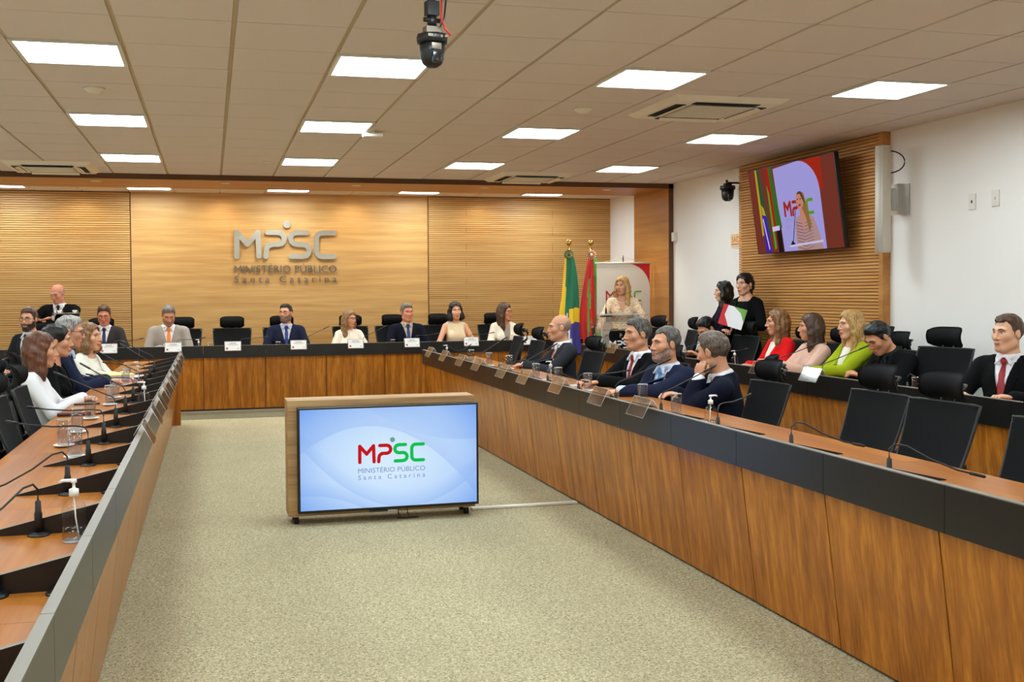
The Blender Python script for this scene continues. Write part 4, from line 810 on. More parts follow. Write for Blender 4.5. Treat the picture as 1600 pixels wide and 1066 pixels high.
mic('thin black gooseneck microphone on the clear lectern', (4.99, 12.90, 1.207), .75, 'arc', 'lectern microphone').scale = (1.0, 1.0, .80)
slab('console', 'small dark control box on the lectern beside the microphone', 'box', (5.03, 12.97, 1.185), (.16, .10, .012), .1, 'eyeglass_case', .002).rotation_euler = (-.32, 0, .1)
# ---------------------------------------------------------------- people engine
# Every figure is grown from smoothly blended tapered limbs and rounded masses and meshed as one surface.
def rotm(yaw=0, pitch=0, roll=0):
    cy, sy = math.cos(yaw), math.sin(yaw); cp, sp = math.cos(pitch), math.sin(pitch); cr, sr = math.cos(roll), math.sin(roll)
    Rz = np.array([[cy, -sy, 0], [sy, cy, 0], [0, 0, 1.]]); Rx = np.array([[1, 0, 0], [0, cp, -sp], [0, sp, cp]])
    Ry = np.array([[cr, 0, sr], [0, 1, 0], [-sr, 0, cr]])
    return Rz @ Rx @ Ry
class Fr:
    def __init__(s, o=(0, 0, 0), R=None, k=1.0): s.o = np.array(o, float); s.R = np.eye(3) if R is None else R; s.k = k
    def p(s, a): return s.o + s.R @ (np.array(a, float) * s.k)
    def inv(s, P): return ((P - s.o) @ s.R) / s.k
def CAP(a, b, ra, rb=None, k=.02, op='add'): return ('cap', np.array(a, float), np.array(b, float), ra, ra if rb is None else rb, k, op)
def ELL(c, r, R=None, k=.02, op='add'): return ('ell', np.array(c, float), np.array(r, float), np.eye(3) if R is None else R, None, k, op)
def fcap(f, a, b, ra, rb=None, k=.02, op='add'): rb = ra if rb is None else rb; return CAP(f.p(a), f.p(b), ra*f.k, rb*f.k, k, op)
def fell(f, c, r, k=.02, op='add', R=None): return ELL(f.p(c), np.array(r, float)*f.k, f.R if R is None else f.R @ R, k, op)
def pd(pr, P):
    if pr[0] == 'cap':
        _, a, b, ra, rb, k, op = pr; ab = b-a; L = ab @ ab + 1e-12
        t = np.clip(((P-a) @ ab)/L, 0, 1); q = P-a-t[..., None]*ab
        return np.sqrt((q*q).sum(-1)) - (ra+(rb-ra)*t)
    _, c, r, R, _, k, op = pr; q = (P-c) @ R
    k0 = np.sqrt(((q/r)**2).sum(-1)); k1 = np.sqrt(((q/(r*r))**2).sum(-1))
    return k0*(k0-1)/np.maximum(k1, 1e-9)
def pbox(pr):
    if pr[0] == 'cap':
        m = max(pr[3], pr[4]); return np.minimum(pr[1], pr[2])-m, np.maximum(pr[1], pr[2])+m
    e = np.abs(pr[3]) @ pr[2]; return pr[1]-e, pr[1]+e
def comb(F, d, k, op):
    if op == 'add':
        h = np.clip(.5+.5*(F-d)/k, 0, 1); return F*(1-h)+d*h-k*h*(1-h)
    h = np.clip(.5-.5*(F+d)/k, 0, 1); return F*(1-h)+(-d)*h+k*h*(1-h)
def evalp(prims, P, infl=0.):
    F = np.full(P.shape[:-1], 10.)
    for pr in prims: F = comb(F, pd(pr, P), pr[5], pr[6])
    return F-infl
def field(prims, vox, infl=0., lo=None, hi=None, mod=None):
    adds = [pbox(p) for p in prims if p[6] == 'add']
    m = infl+3*vox
    l = np.min([a for a, b in adds], 0)-m; h = np.max([b for a, b in adds], 0)+m
    if lo is not None: l = np.maximum(l, lo)
    if hi is not None: h = np.minimum(h, hi)
    n = np.ceil((h-l)/vox).astype(int)+1
    ax = [l[i]+np.arange(n[i])*vox for i in range(3)]
    F = np.full(tuple(n), 10.)
    for pr in prims:
        a, b = pbox(pr); mg = m+pr[5]*1.0+.01
        i0 = np.clip(np.floor((a-mg-l)/vox).astype(int), 0, n); i1 = np.clip(np.ceil((b+mg-l)/vox).astype(int)+1, 0, n)
        if (i1 <= i0).any(): continue
        s = tuple(slice(i0[i], i1[i]) for i in range(3))
        P = np.stack(np.meshgrid(*[ax[i][s[i]] for i in range(3)], indexing='ij'), -1)
        F[s] = comb(F[s], pd(pr, P), pr[5], pr[6])
    F -= infl
    if mod is not None:
        P = np.stack(np.meshgrid(*ax, indexing='ij'), -1); F = mod(F, P)
    for i in range(3):   # close at the borders
        s = [slice(None)]*3
        for e in (0, -1): s[i] = e; F[tuple(s)] = np.maximum(F[tuple(s)], .001)
    return F, l
def nets(F, l, vox):
    S = F < 0; nx, ny, nz = F.shape
    c = [(i, j, k) for i in (0, 1) for j in (0, 1) for k in (0, 1)]
    def sub(A, o): return A[o[0]:nx-1+o[0], o[1]:ny-1+o[1], o[2]:nz-1+o[2]]
    cnt = sum(sub(S, o).astype(np.int8) for o in c)
    act = (cnt > 0) & (cnt < 8); ids = np.argwhere(act)
    if len(ids) == 0: return np.zeros((0, 3)), np.zeros((0, 4), int)
    vals = {o: sub(F, o)[act] for o in c}
    acc = np.zeros((len(ids), 3)); w = np.zeros(len(ids))
    for o in c:
        for d in range(3):
            if o[d] == 0:
                q = list(o); q[d] = 1; a = vals[o]; b = vals[tuple(q)]
                cr = (a < 0) != (b < 0); t = np.where(cr, a/np.where(cr, a-b, 1), 0)
                pos = np.repeat(np.array([o], float), len(ids), 0); pos[:, d] += t
                acc[cr] += pos[cr]; w[cr] += 1
    Vv = l+(ids+acc/w[:, None])*vox
    idx = np.full(act.shape, -1, int); idx[act] = np.arange(len(ids))
    Fc = []
    for d in range(3):
        e, f = [(1, 2), (2, 0), (0, 1)][d]
        a = [slice(None)]*3; b = [slice(None)]*3
        a[d] = slice(0, -1); b[d] = slice(1, None)
        for q in (e, f): a[q] = slice(1, -1); b[q] = slice(1, -1)
        sa, sb = S[tuple(a)], S[tuple(b)]
        for flip, m in ((False, sa & ~sb), (True, ~sa & sb)):
            p = np.argwhere(m)
            if len(p) == 0: continue
            g = p.copy(); g[:, e] += 1; g[:, f] += 1
            def at(de, df):
                h = g.copy(); h[:, e] += de; h[:, f] += df; return idx[h[:, 0], h[:, 1], h[:, 2]]
            q4 = np.stack([at(-1, -1), at(0, -1), at(0, 0), at(-1, 0)], 1)
            Fc.append(q4[:, ::-1] if flip else q4)
    Fc = np.concatenate(Fc); Fc = Fc[(Fc >= 0).all(1)]
    return Vv, Fc
def npmesh(name, V, Fc, mats, parent, midx=None, smooth=True):
    me = bpy.data.meshes.new(name)
    me.vertices.add(len(V)); me.vertices.foreach_set('co', np.ascontiguousarray(V, np.float32).ravel())
    me.loops.add(len(Fc)*4); me.loops.foreach_set('vertex_index', np.ascontiguousarray(Fc, np.int32).ravel())
    me.polygons.add(len(Fc)); me.polygons.foreach_set('loop_start', np.arange(len(Fc), dtype=np.int32)*4)
    me.polygons.foreach_set('loop_total', np.full(len(Fc), 4, np.int32))
    if smooth: me.polygons.foreach_set('use_smooth', np.ones(len(Fc), bool))
    if midx is not None: me.polygons.foreach_set('material_index', midx.astype(np.int32))
    for m in (mats if isinstance(mats, (list, tuple)) else [mats]): me.materials.append(m)
    me.update(calc_edges=True)
    o = bpy.data.objects.new(name, me); COL.objects.link(o)
    if parent: o.parent = parent
    return o
def wob(V, amp, fr):    # gentle surface waviness for hair and cloth
    n = np.sin(V[:, 0]*fr+1.3*np.sin(V[:, 2]*fr*.7))+np.sin(V[:, 1]*fr*1.1+1.7*np.sin(V[:, 0]*fr*.6))+np.sin(V[:, 2]*fr*.8+V[:, 1]*fr*.5)
    return V+amp*n[:, None]*(V-V.mean(0))/np.maximum(np.linalg.norm(V-V.mean(0), axis=1), 1e-6)[:, None]
def part(name, prims, vox, mats, parent, infl=0., mod=None, wb=None, lo=None, hi=None, midx=None):
    F, l = field(prims, vox, infl, lo, hi, mod); V, Fc = nets(F, l, vox)
    if len(Fc) == 0: return None
    if wb: V = wob(V, *wb)
    mi = midx(V[Fc].mean(1)) if midx else None
    return npmesh(name, V, Fc, mats, parent, mi)
def march(fn, p, d, t0, t1, n=160):
    t = np.linspace(t0, t1, n); P = p+t[:, None]*d; f = fn(P); i = np.argmax(f < 0)
    return p+t[i]*d if (f < 0).any() else p+t1*d
def ik(a, h, l1, l2, hint):
    d = h-a; L = np.linalg.norm(d); u = d/L
    if L > (l1+l2)*.995: h = a+u*(l1+l2)*.995; L = (l1+l2)*.995
    x = (l1*l1-l2*l2+L*L)/(2*L); y = math.sqrt(max(l1*l1-x*x, 0))
    n = hint-(hint @ u)*u; n /= np.linalg.norm(n)+1e-9
    return a+u*x+n*y, h
def hand_prims(w, fwd, up, side, curl=.5, s=1.0):
    # palm at wrist w pointing fwd, back of the hand facing up; side +1: thumb towards +lat
    f = fwd/np.linalg.norm(fwd); u = up-(up @ f)*f; u /= np.linalg.norm(u); lat = np.cross(f, u)
    P = []
    R = np.stack([lat, f, u], 1)
    P.append(ELL(w+f*.048*s, V3(.040, .050, .016)*s, R, .012))
    for i, L in enumerate((.072, .080, .074, .060)):
        x = (-.030+.020*i)*s*(-side); b = w+f*(.085-.004*abs(i-1))*s+lat*x
        a1 = curl*.6; d1 = f*math.cos(a1)-u*math.sin(a1); a2 = curl*1.9; d2 = f*math.cos(a2)-u*math.sin(a2)
        m = b+d1*L*.5*s; e = m+d2*L*.5*s
        P.append(CAP(b-f*.02*s, m, .0095*s, .0085*s, .004)); P.append(CAP(m, e, .0085*s, .0068*s, .003))
    tb = w+f*.022*s+lat*side*.030*s; tm = tb+(f*.65+lat*side*.55-u*.3)*.045*s; te = tm+(f*.9+lat*side*.05-u*.35)*.034*s
    P += [CAP(tb, tm, .0125*s, .0105*s, .008), CAP(tm, te, .0105*s, .008*s, .004)]
    return P
def head_prims(h, fem=False, age=0):
    P = [fell(h, (0, -.018, .028), (.077, .098, .090)), fell(h, (0, .028, -.035), (.055 if fem else .063, .068, .082), .03)]
    j = .016 if fem else .024
    P += [fell(h, (0, .072, -.103), (j*1.25, j*.95, j*.85), .025)]
    for s in (-1, 1):
        P += [fcap(h, (s*(.044 if fem else .050), .002, -.066 if fem else -.070), (s*.016, .064, -.104), j*.95, j*.8, .03),
              fell(h, (s*.044, .060, -.022), (.023, .023, .022), .025),
              fcap(h, (s*.012, .088, .026), (s*.044, .074, .024), .009 if fem else .011, .008, .02)]
    for s in (-1, 1): P.append(fell(h, (s*.032, .102, .004), (.017, .016, .012), .014, 'sub'))
    n = .78 if fem else 1.05
    P += [fcap(h, (0, .092, .014), (0, .112, -.030), .0075*n, .0115*n, .012), fell(h, (0, .1125, -.033), (.0105*n, .011, .009), .008)]
    for s in (-1, 1): P.append(fell(h, (s*.0135*n, .101, -.037), (.0085*n, .011, .008), .007))
    P += [fell(h, (0, .094, -.064), (.024, .010, .009), .012), fell(h, (0, .092, -.077), (.020, .010, .009), .012),
          fell(h, (0, .106, -.0705), (.021, .006, .0022), .005, 'sub')]
    for s in (-1, 1):
        E_ = rotm(0, -.15, 0)
        P += [fell(h, (s*.079, -.008, -.008), (.009, .020, .031), .006, 'add', E_), fell(h, (s*.088, -.003, -.004), (.006, .010, .017), .006, 'sub', E_)]
    return P
def fmesh(name, V, Fc, mat, parent, smooth=True):
    me = bpy.data.meshes.new(name); me.from_pydata([tuple(v) for v in V], [], Fc); me.update()
    for m in (mat if isinstance(mat, list) else [mat]): me.materials.append(m)
    if smooth:
        for p in me.polygons: p.use_smooth = True
    o = bpy.data.objects.new(name, me); COL.objects.link(o); o.parent = parent; return o
def join(parts):
    V = []; Fc = []
    for v, f in parts:
        o = len(V); V += list(v); Fc += [tuple(i+o for i in q) for q in f]
    return V, Fc

def person(label, loc, face, S=1.0, fem=False, skin='skin_light', hair='hair_brown', style='short', outfit='suit', c1='suit_black', c2='shirt_white', tie=None,
           lean=0., twist=0., sway=0., look=(0, 0, 0), hands=None, glasses=None, beard=None, standing=False, vox=.008, bottom='suit_black', necklace=None, belly=0., wide=1.0,
           eyes='open', watch=None, earring=None, smile=0, pelvz=None, recede=0., hl=.28, headk=1.0, pocket=None):
    """face: direction the body faces (radians, 0 = +Y, turning left positive); look=(yaw,pitch,roll) of the head relative to the body."""
    root = bpy.data.objects.new('person', None); COL.objects.link(root)
    root.location = loc; root.rotation_euler = (0, 0, face); root.scale = (S, S, S); root.empty_display_size = .1
    root['label'] = label; root['category'] = 'person'
    hz = pelvz if pelvz is not None else (.93 if standing else .56)
    T = Fr((0, 0, hz), rotm(twist, -lean, sway))
    sw = (.150 if fem else .178)*wide; W = (.90 if fem else 1.0)*wide
    torso = [fell(T, (0, 0, .0), (.165*W, .118, .115), .05), fell(T, (0, .015+belly*.3, .14), (.138*W, .105+belly, .15), .06),
             fell(T, (0, .010, .32), (.152*W, .112, .165), .06), fcap(T, (-sw*.82, -.012, .445), (sw*.82, -.012, .445), .056*W, None, .06),
             fcap(T, (-.075, -.015, .475), (0, -.012, .515), .040, .048, .05), fcap(T, (.075, -.015, .475), (0, -.012, .515), .040, .048, .05)]
    if fem:
        for s in (-1, 1): torso.append(fell(T, (s*.066, .092, .295), (.062, .052, .062), .04))
    ny = T.p((0, .0, .50))
    nt = T.p((0, .022, .583 if fem else .592))
    h = Fr(nt+T.R @ V3(0, .0, 0)+V3(0, 0, .0), rotm(twist*.6+look[0], -lean*.35-look[1], look[2]), headk)
    h.o = nt+h.R @ V3(0, .004, .088)*headk
    nr = .047 if fem else .056
    neck = [CAP(ny, h.p((0, -.022, -.055)), nr*1.02, nr, .03)]
    hd = head_prims(h, fem)
    # arms
    arms = []; slv = []; cuffs = []; hnd = []; tips = []; hdir = []
    l1, l2 = (.27, .24) if fem else (.285, .255)
    hands = hands or {}
    for s, key in ((-1, 'L'), (1, 'R')):
        sh = T.p((s*sw, -.012, .435))
        spec = hands.get(key, dict(p=(s*.10, .33, .745-0.0)))
        tgt = V3(*spec['p']) if not spec.get('head') else h.p(spec['p'])
        hint = V3(*spec.get('hint', (s*.7, -.35, -.8)))
        el, wr = ik(sh, tgt, l1, l2, hint)
        ar, er, wr_ = (.046, .036, .025) if fem else (.054, .042, .029)
        A = [CAP(sh, el, ar, er, .03), CAP(el, wr, er*.98, wr_, .02)]
        arms += A; fw = V3(*spec['dir']) if 'dir' in spec else (wr-el)
        up = V3(*spec.get('up', (0, 0, 1)))
        fw = fw/np.linalg.norm(fw)
        hp = hand_prims(wr+fw*.005, fw, up, spec.get('thumb', -s), spec.get('curl', .45), .93 if fem else 1.0)
        hnd += hp; tips.append(wr); hdir.append(fw)
        slv.append((sh, el, wr, ar, er, wr_)); d = (wr-el)/np.linalg.norm(wr-el)
        cuffs.append(CAP(wr-d*.035, wr-d*.005, wr_*1.12+.006, wr_*1.08+.006, .004))
        if watch == key:
            w0 = wr-d*.0; V_, F_ = ellv(w0, V3(.034, .013, .034), np.stack([np.cross(d, up)/np.linalg.norm(np.cross(d, up)), d, up-(up@d)*d], 1), 14, 6)
            wo = fmesh('watch', V_, F_, M['black_plastic'], root)
    # legs
    legs = []; shoes = []
    if standing:
        for s in (-1, 1):
            hp_, kn, an = V3(s*.085*W, 0, .90), V3(s*.09, .01, .50), V3(s*.095, -.01, .09)
            legs += [CAP(hp_, kn, .085, .055, .04), CAP(kn, an, .055, .040, .02)]; shoes += [CAP(V3(s*.095, -.03, .045), V3(s*.11, .16, .035), .042, .034, .02)]
    else:
        for s in (-1, 1):
            hp_, kn, an = V3(s*.09*W, .02, hz), V3(s*.12, .42, hz-.03), V3(s*.12, .40, .09)
            legs += [CAP(hp_, kn, .085, .060, .04), CAP(kn, an, .058, .040, .02)]; shoes += [CAP(V3(s*.12, .37, .045), V3(s*.13, .55, .035), .042, .034, .02)]
    shr = .006
    # the body: one continuous surface from head to feet
    body_torso = [(*p[:5], p[5], p[6]) for p in torso]
    bp_ = body_torso+neck+hd+arms+hnd+[CAP(p[1], p[2], p[3]*.9, p[4]*.85, p[5]) for p in legs]
    bx = [(np.minimum(h.p((0, 0, 0))-.16, ny-.07)*1.0+V3(0, 0, 0), h.p((0, 0, 0))+.16)]
    bx[0][0][2] = ny[2]-.035
    for t_, e_ in zip(tips, hdir): c_ = t_+e_*.085; bx.append((c_-.125, c_+.125))
    big = .018 if outfit != 'sleeveless' else .011
    Vs = []; Fs = []; n_ = 0
    def cutm(F, P):
        for a_, b_ in bx: F = np.maximum(F, -(np.maximum(a_+.012-P, P-b_+.012).max(-1)))
        return F
    F_, l_ = field(bp_, big, 0, mod=cutm); v_, f_ = nets(F_, l_, big); Vs.append(v_); Fs.append(f_); n_ = len(v_)
    hb = bx[1:]
    if len(hb) == 2 and (np.abs(hb[0][0]-hb[1][0]) < .24).all(): hb = [(np.minimum(hb[0][0], hb[1][0]), np.maximum(hb[0][1], hb[1][1]))]
    for a_, b_ in [bx[0]]+hb:
        F_, l_ = field(bp_, vox, 0, lo=a_, hi=b_); v_, f_ = nets(F_, l_, vox)
        if len(v_): Vs.append(v_); Fs.append(f_+n_); n_ += len(v_)
    npmesh('body', np.concatenate(Vs), np.concatenate(Fs), [M[skin]], root)
    tf = lambda P: T.inv(P)
    cv = max(vox*1.42, .0100)
    allsl = [q for (sh, el, wr, ar, er, wr_) in slv for q in (CAP(sh, el, ar*1.04+.004, er*1.08+.004, .03), CAP(el, wr-(wr-el)*.06, er*1.08+.004, wr_*1.25+.006, .02))]
    def vcut(zb, wtop, top=.50, depth=0.0):
        def f(q):    # negative inside the V opening
            w = wtop*np.clip((q[..., 2]-zb)/(top-zb), -1, 1.6)
            return np.maximum(np.abs(q[..., 0])-w, -q[..., 1]+depth)
        return f
    neckc = lambda P, r: pd(CAP(T.p((0, -.004, .44)), h.p((0, -.02, -.05)), r, r, .02), P)
    hem = .03 if standing else -.06
    if outfit in ('suit', 'blazer'):
        zb = .16 if outfit == 'suit' else .10; vf = vcut(zb, .075 if outfit == 'suit' else .085)
        def mod(F, P):
            q = tf(P); a = vf(q)
            band = np.clip(1-np.abs(a-.024)/.024, 0, 1)**.12*(q[..., 1] > .02)*np.clip((q[..., 2]-zb)/.03, 0, 1)*(q[..., 2] < .47)
            F = F-.003*band
            F = np.maximum(F, -np.minimum(a, .02)); F = np.maximum(F, -neckc(P, nr+.016))
            seam = np.exp(-((q[..., 0])/.004)**2)*(q[..., 1] > 0)*(q[..., 2] < zb)*.005
            return np.maximum(F+seam, np.maximum((-.11 if not standing else -.16)-q[..., 2], q[..., 2]-.53))
        part('jacket', torso+allsl, cv, M[c1], root, .012, mod, wb=(.0012, 46))
        jf = lambda P: evalp(torso+allsl, P, .012)
        wt_, wb_ = (.075 if outfit == 'suit' else .085), .055 if not fem else .045
        for s in (-1, 1):      # lapels: folded flaps lying on the jacket front, with a notch near the collar
            V_ = []; F_ = []; Y1 = T.R @ V3(0, 1, 0); rows_ = [(0, .30), (.10, .55), (.20, .80), (.255, .95), (.27, .62), (.30, 1.08), (.40, 1.0), (.55, .85), (.70, .65), (.85, .42), (1, .12)]
            for t_, k_ in rows_:
                z_ = .485+(zb-.485)*t_; w_e = wt_*(z_-zb)/(.50-zb)
                for u_, o_ in ((-.10, .004), (.0, .011), (.55, .013), (.97, .010), (1.0, .001)):
                    x_ = s*(w_e+wb_*k_*u_); V_.append(march(jf, T.p((x_, .34, z_)), -Y1, 0, .33, 110)+Y1*o_)
            for i in range(len(rows_)-1):
                for k in range(4): a = i*5+k; F_.append((a, a+1, a+6, a+5) if s < 0 else (a, a+5, a+6, a+1))
            fmesh('lapel', V_, F_, M[c1], root, False)
        ring = []
        if outfit == 'suit':
            K = 14; nn = (h.p((0, -.022, -.055))-ny); nn /= np.linalg.norm(nn)
            for i in range(K):
                def rp(a, zz): return T.p((math.sin(a)*(nr+.008), math.cos(a)*(nr+.010)-.004+(.012 if math.cos(a) > .5 else 0), .514+.010*(1-math.cos(a))*.5+zz))
                a0, a1 = 2*math.pi*i/K, 2*math.pi*(i+1)/K
                ring.append(CAP(rp(a0, 0), rp(a1, 0), .010, .010, .008)); ring.append(CAP(rp(a0, .010), rp(a1, .010), .0075, .0075, .008))
            for s in (-1, 1): ring.append(CAP(T.p((s*.020, .075, .520)), T.p((s*.052, .098, .470)), .010, .006, .008))
            part('shirt', torso+ring+(cuffs if outfit == 'suit' else []), cv, M[c2], root, .0045, lambda F, P: np.where((tf(P)[..., 2] < .02) & (np.min([np.linalg.norm(P-t, axis=-1) for t in tips], 0) > .07), np.maximum(F, .02-tf(P)[..., 2]), F))
        else:
            part('blouse', torso, cv, M[c2], root, .005, lambda F, P: np.maximum(np.maximum(F, .0-tf(P)[..., 2]), np.maximum(tf(P)[..., 2]-.475, -neckc(P, nr+.014))))
    elif outfit in ('blouse', 'dress', 'tee'):
        wt = .045 if outfit == 'blouse' else .02
        vf = vcut(.30 if outfit == 'dress' else .40, .075 if outfit == 'dress' else wt)
        def mod(F, P):
            q = tf(P); F = np.maximum(F, -neckc(P, nr+.012))
            if outfit == 'dress': F = np.maximum(F, -np.minimum(vf(q), .02))
            F = F+.0022*np.sin(q[..., 0]*150)*(q[..., 1] > 0)*(outfit == 'blouse')
            return np.maximum(F, np.maximum(-.08-q[..., 2], q[..., 2]-.515))
        part('blouse' if outfit != 'dress' else 'dress_top', torso+allsl, cv, M[c1], root, .010 if outfit != 'tee' else .006, mod, wb=(.002, 40))
    elif outfit == 'sleeveless':
        part('top', torso, cv, M[c1], root, .009, lambda F, P: np.maximum(np.maximum(F, -neckc(P, nr+.020)), np.maximum(np.maximum(-.08-tf(P)[..., 2], tf(P)[..., 2]-.515), np.abs(tf(P)[..., 0])-sw*.86)))
    if legs:
        lo_z = .06
        part('trousers', torso[:2]+legs, .022, M[bottom], root, .014 if outfit in ('suit', 'blazer') else .012, lambda F, P: np.maximum(F, np.maximum(tf(P)[..., 2]-.13 if outfit in ('suit', 'blazer') else tf(P)[..., 2]-.10, lo_z-P[..., 2])))
        for q in shoes: part('shoe', [q], .016, M['black_leather'], root)
    # tie
    if tie:
        sf = lambda P: evalp(torso+neck, P, .0045)
        rows = []; R_ = T.R
        for z, w, off in ((.515, .017, .018), (.490, .024, .024), (.468, .017, .016), (.462, .015, .008), (.40, .024, .006), (.30, .032, .006), (.20, .038, .008), (.13, .042, .010)):
            pt = march(sf, T.p((0, .30, z)), -(R_ @ V3(0, 1, 0)), 0, .30); pt = pt+R_ @ V3(0, off, 0)
            rows.append((pt, w))
        V_ = []; F_ = []
        for pt, w in rows:
            for x, y in ((-w, -.004), (-w*.5, .004), (w*.5, .004), (w, -.004)): V_.append(pt+R_ @ V3(x, y, 0))
        for i in range(len(rows)-1):
            for k in range(3): a = i*4+k; F_.append((a, a+1, a+5, a+4))
        F_.append((0, 1, 2, 3))
        fmesh('tie', V_, F_, M[tie], root)
    # face features, laid on the face surface
    hf = lambda P: evalp(hd+neck, P); fy = h.R @ V3(0, 1, 0)
    def onface(x, z, off=0.): return march(hf, h.p((x, .16, z)), -fy, 0, .15*h.k, 240)+fy*off
    for s in (-1, 1):
        if eyes == 'open':
            c = onface(s*.032, .004, -.0035); V_, F_ = ellv(c, V3(.0135, .0075, .0062), h.R @ rotm(-s*.25, 0, 0), 12, 6)
            c2_ = c+h.R @ V3(-s*.0, .0036, 0)+h.R @ V3(spec_gaze(look), 0, -.0004); V2, F2 = ellv(c2_, V3(.0058, .0050, .0058), h.R, 10, 6)
            n1 = len(F_); VV, FF = join([(V_, F_), (V2, F2)])
            o = fmesh('eye', VV, FF, [M['eye_white'], M['iris']], root)
            o.data.polygons.foreach_set('material_index', np.array([0]*n1+[1]*len(F2), np.int32))
        # lash line
        pts = [onface(s*(.018+.029*t), .0095+.0045*math.sin(math.pi*t)-(.010 if eyes != 'open' else 0), .0015) for t in np.linspace(0, 1, 6)]
        V_, F_ = tubev(pts, .0016 if not fem else .0022, 5); fmesh('eyelash', V_, F_, M['lash'], root)
        pts = [onface(s*(.014+.038*t), .0245+.006*math.sin(math.pi*min(1, t*1.15))-.003*t, .0008) for t in np.linspace(0, 1, 7)]
        br = .0028 if fem else .0040
        V_, F_ = tubev(pts, [br*.8, br, br*1.1, br, br*.9, br*.7, br*.3], 6); fmesh('eyebrow', V_, F_, M[hair if hair != 'hair_blond' else 'hair_dark_blond'] if style != 'bald' else M['hair_grey_dark'], root)
    lw = .021+.006*smile
    lp = []
    for z0, r0, sg in ((-.0665, .0042, -1), (-.0755, .0052, 1)):
        pts = [onface(lw*t, z0+(.003+.004*smile)*abs(t)**2*(1 if sg > 0 or smile else -.2)+(.0009 if sg < 0 and .1 < abs(t) < .5 else 0), -.0012) for t in np.linspace(-1, 1, 9)]
        lp.append(tubev(pts, [r0*math.sqrt(max(0.06, 1-t*t)) for t in np.linspace(-1, 1, 9)], 7))
    V_, F_ = join(lp); fmesh('lips', V_, F_, M['lips_red'] if fem else M['lips'], root)
    # hair
    inv = lambda P: h.inv(P)
    hp0 = hd[:2]
    hcol = M[hair]
    if style in ('short', 'bald', 'thin'):
        fr = .078-recede*.3; 
        def mod(F, P):
            q = inv(P); x, y, z = q[..., 0], q[..., 1], q[..., 2]
            yy = .082-recede
            # hairline: high in front, dipping before the ears, down to the nape
            zl = np.interp(y, [-.12, -.06, -.03, -.012, .004, .018, .028, .034, .056-recede, .078-recede, .12], [-.088, -.080, -.050, -.030, -.020, -.016, .004, .024, fr-.010, fr, fr+.004])
            if recede > 0: zl = np.where((np.abs(x) > .03) & (y > .02), zl+.012, zl)
            zl = zl+.0022*np.sin(x*260+y*90)+.0015*np.sin(x*140-y*300)
            cut = (zl-z)*.8
            if style == 'bald': cut = np.maximum(cut, np.minimum(z-.055, .030-np.abs(x)+.02*0) if False else (z-(.045+.35*np.clip(-y-.03, 0, .1))))
            earhole = .016-np.sqrt((y+.006)**2+((z+.010)*.75)**2)
            cut = np.maximum(cut, np.where(np.abs(x) > .06, earhole, -1))
            return np.maximum(F, cut*h.k)
        top = [] if style != 'short' else [fell(h, (0, .004-recede*.5, .078), (.060, .072, .042), .03), fell(h, (0, .042-recede, .098), (.046, .024, .016), .02)]
        if style == 'thin': top = [fell(h, (0, -.02, .070), (.060, .075, .046), .03)]
        part('hair', hp0+top, max(.0055, vox*.8), hcol, root, .0012 if style == 'bald' else .0042, mod, wb=(.0016, 120) if style != 'bald' else None)
    else:
        L = hl; sd = 1
        q = hd[:1]+[fell(h, (0, -.004, .060), (.078, .084, .062), .03), fell(h, (0, -.045, -.02), (.082, .072, .085), .03)]
        vol = {'long': 1.0, 'bob': 1.1, 'wavy': 1.25, 'bun': .8, 'up': .8}.get(style, 1.0)
        if style in ('long', 'bob', 'wavy'):
            for s in (-1, 1):
                a, b, c_, d_ = V3(s*.070, .018, .02), V3(s*.080*vol, .012, -.075), V3(s*.082*vol, -.004+.02, -.075-L*.45), V3(s*.070, .030, -.075-L*.8)
                if style == 'bob': c_, d_ = V3(s*.078*vol, .018, -.105), V3(s*.064, .022, -.128)
                q += [fcap(h, a, b, .022, .024*vol, .02), fcap(h, b, c_, .024*vol, .026*vol, .03), fcap(h, c_, d_, .025*vol, .012, .03),
                      fcap(h, (s*.060, -.045, -.02), (s*.062, -.050, -.075-L*.6 if style != 'bob' else -.12), .040, .036*vol, .03)]
            q += [fcap(h, (0, -.065, -.03), (0, -.070, -.075-L*.65 if style != 'bob' else -.11), .050, .040, .03)]
            if style == 'wavy':
                for i, (x, y, z) in enumerate(((-.085, -.02, -.10), (.085, -.02, -.12), (-.07, -.05, -.19), (.075, -.04, -.22), (.09, .0, -.06), (-.09, 0, -.04))): q.append(fell(h, (x, y, z), (.032, .035, .045), .02))
        if style == 'bun': q += [fell(h, (0, -.115, .02), (.036, .032, .034), .015)]
        if style == 'up': q += [fcap(h, (0, -.06, -.03), (0, -.075, -.20), .045, .03, .03)]
        def mod(F, P):
            r = inv(P); x, y, z = r[..., 0], r[..., 1], r[..., 2]
            # face opening, wider above, hairline over the forehead
            w = .056-.018*np.clip((z-.03)/.05, 0, 1)
            a = np.maximum(np.abs(x)-w, np.maximum(.022-y, z-(.076-.35*np.maximum(0, np.abs(x)-.006))))
            F = np.maximum(F, -a*h.k)
            if style in ('bun', 'up'): F = np.maximum(F, np.maximum(np.where(y > -.03, (-.012-z)*.8, -1), np.where((np.abs(x) > .055), .018-np.sqrt((y+.006)**2+(z+.008)**2*.6), -1)))
            pl = np.exp(-((x-.012)/.004)**2)*(z > .06)*(y > -.02)*.004
            return np.maximum(F+pl, -evalp(hd[:2], P, .0005))
        part('hair', q, max(.0065, vox*.9), hcol, root, .006, mod, wb=(.0016 if style != 'wavy' else .004, 120 if style != 'wavy' else 75))
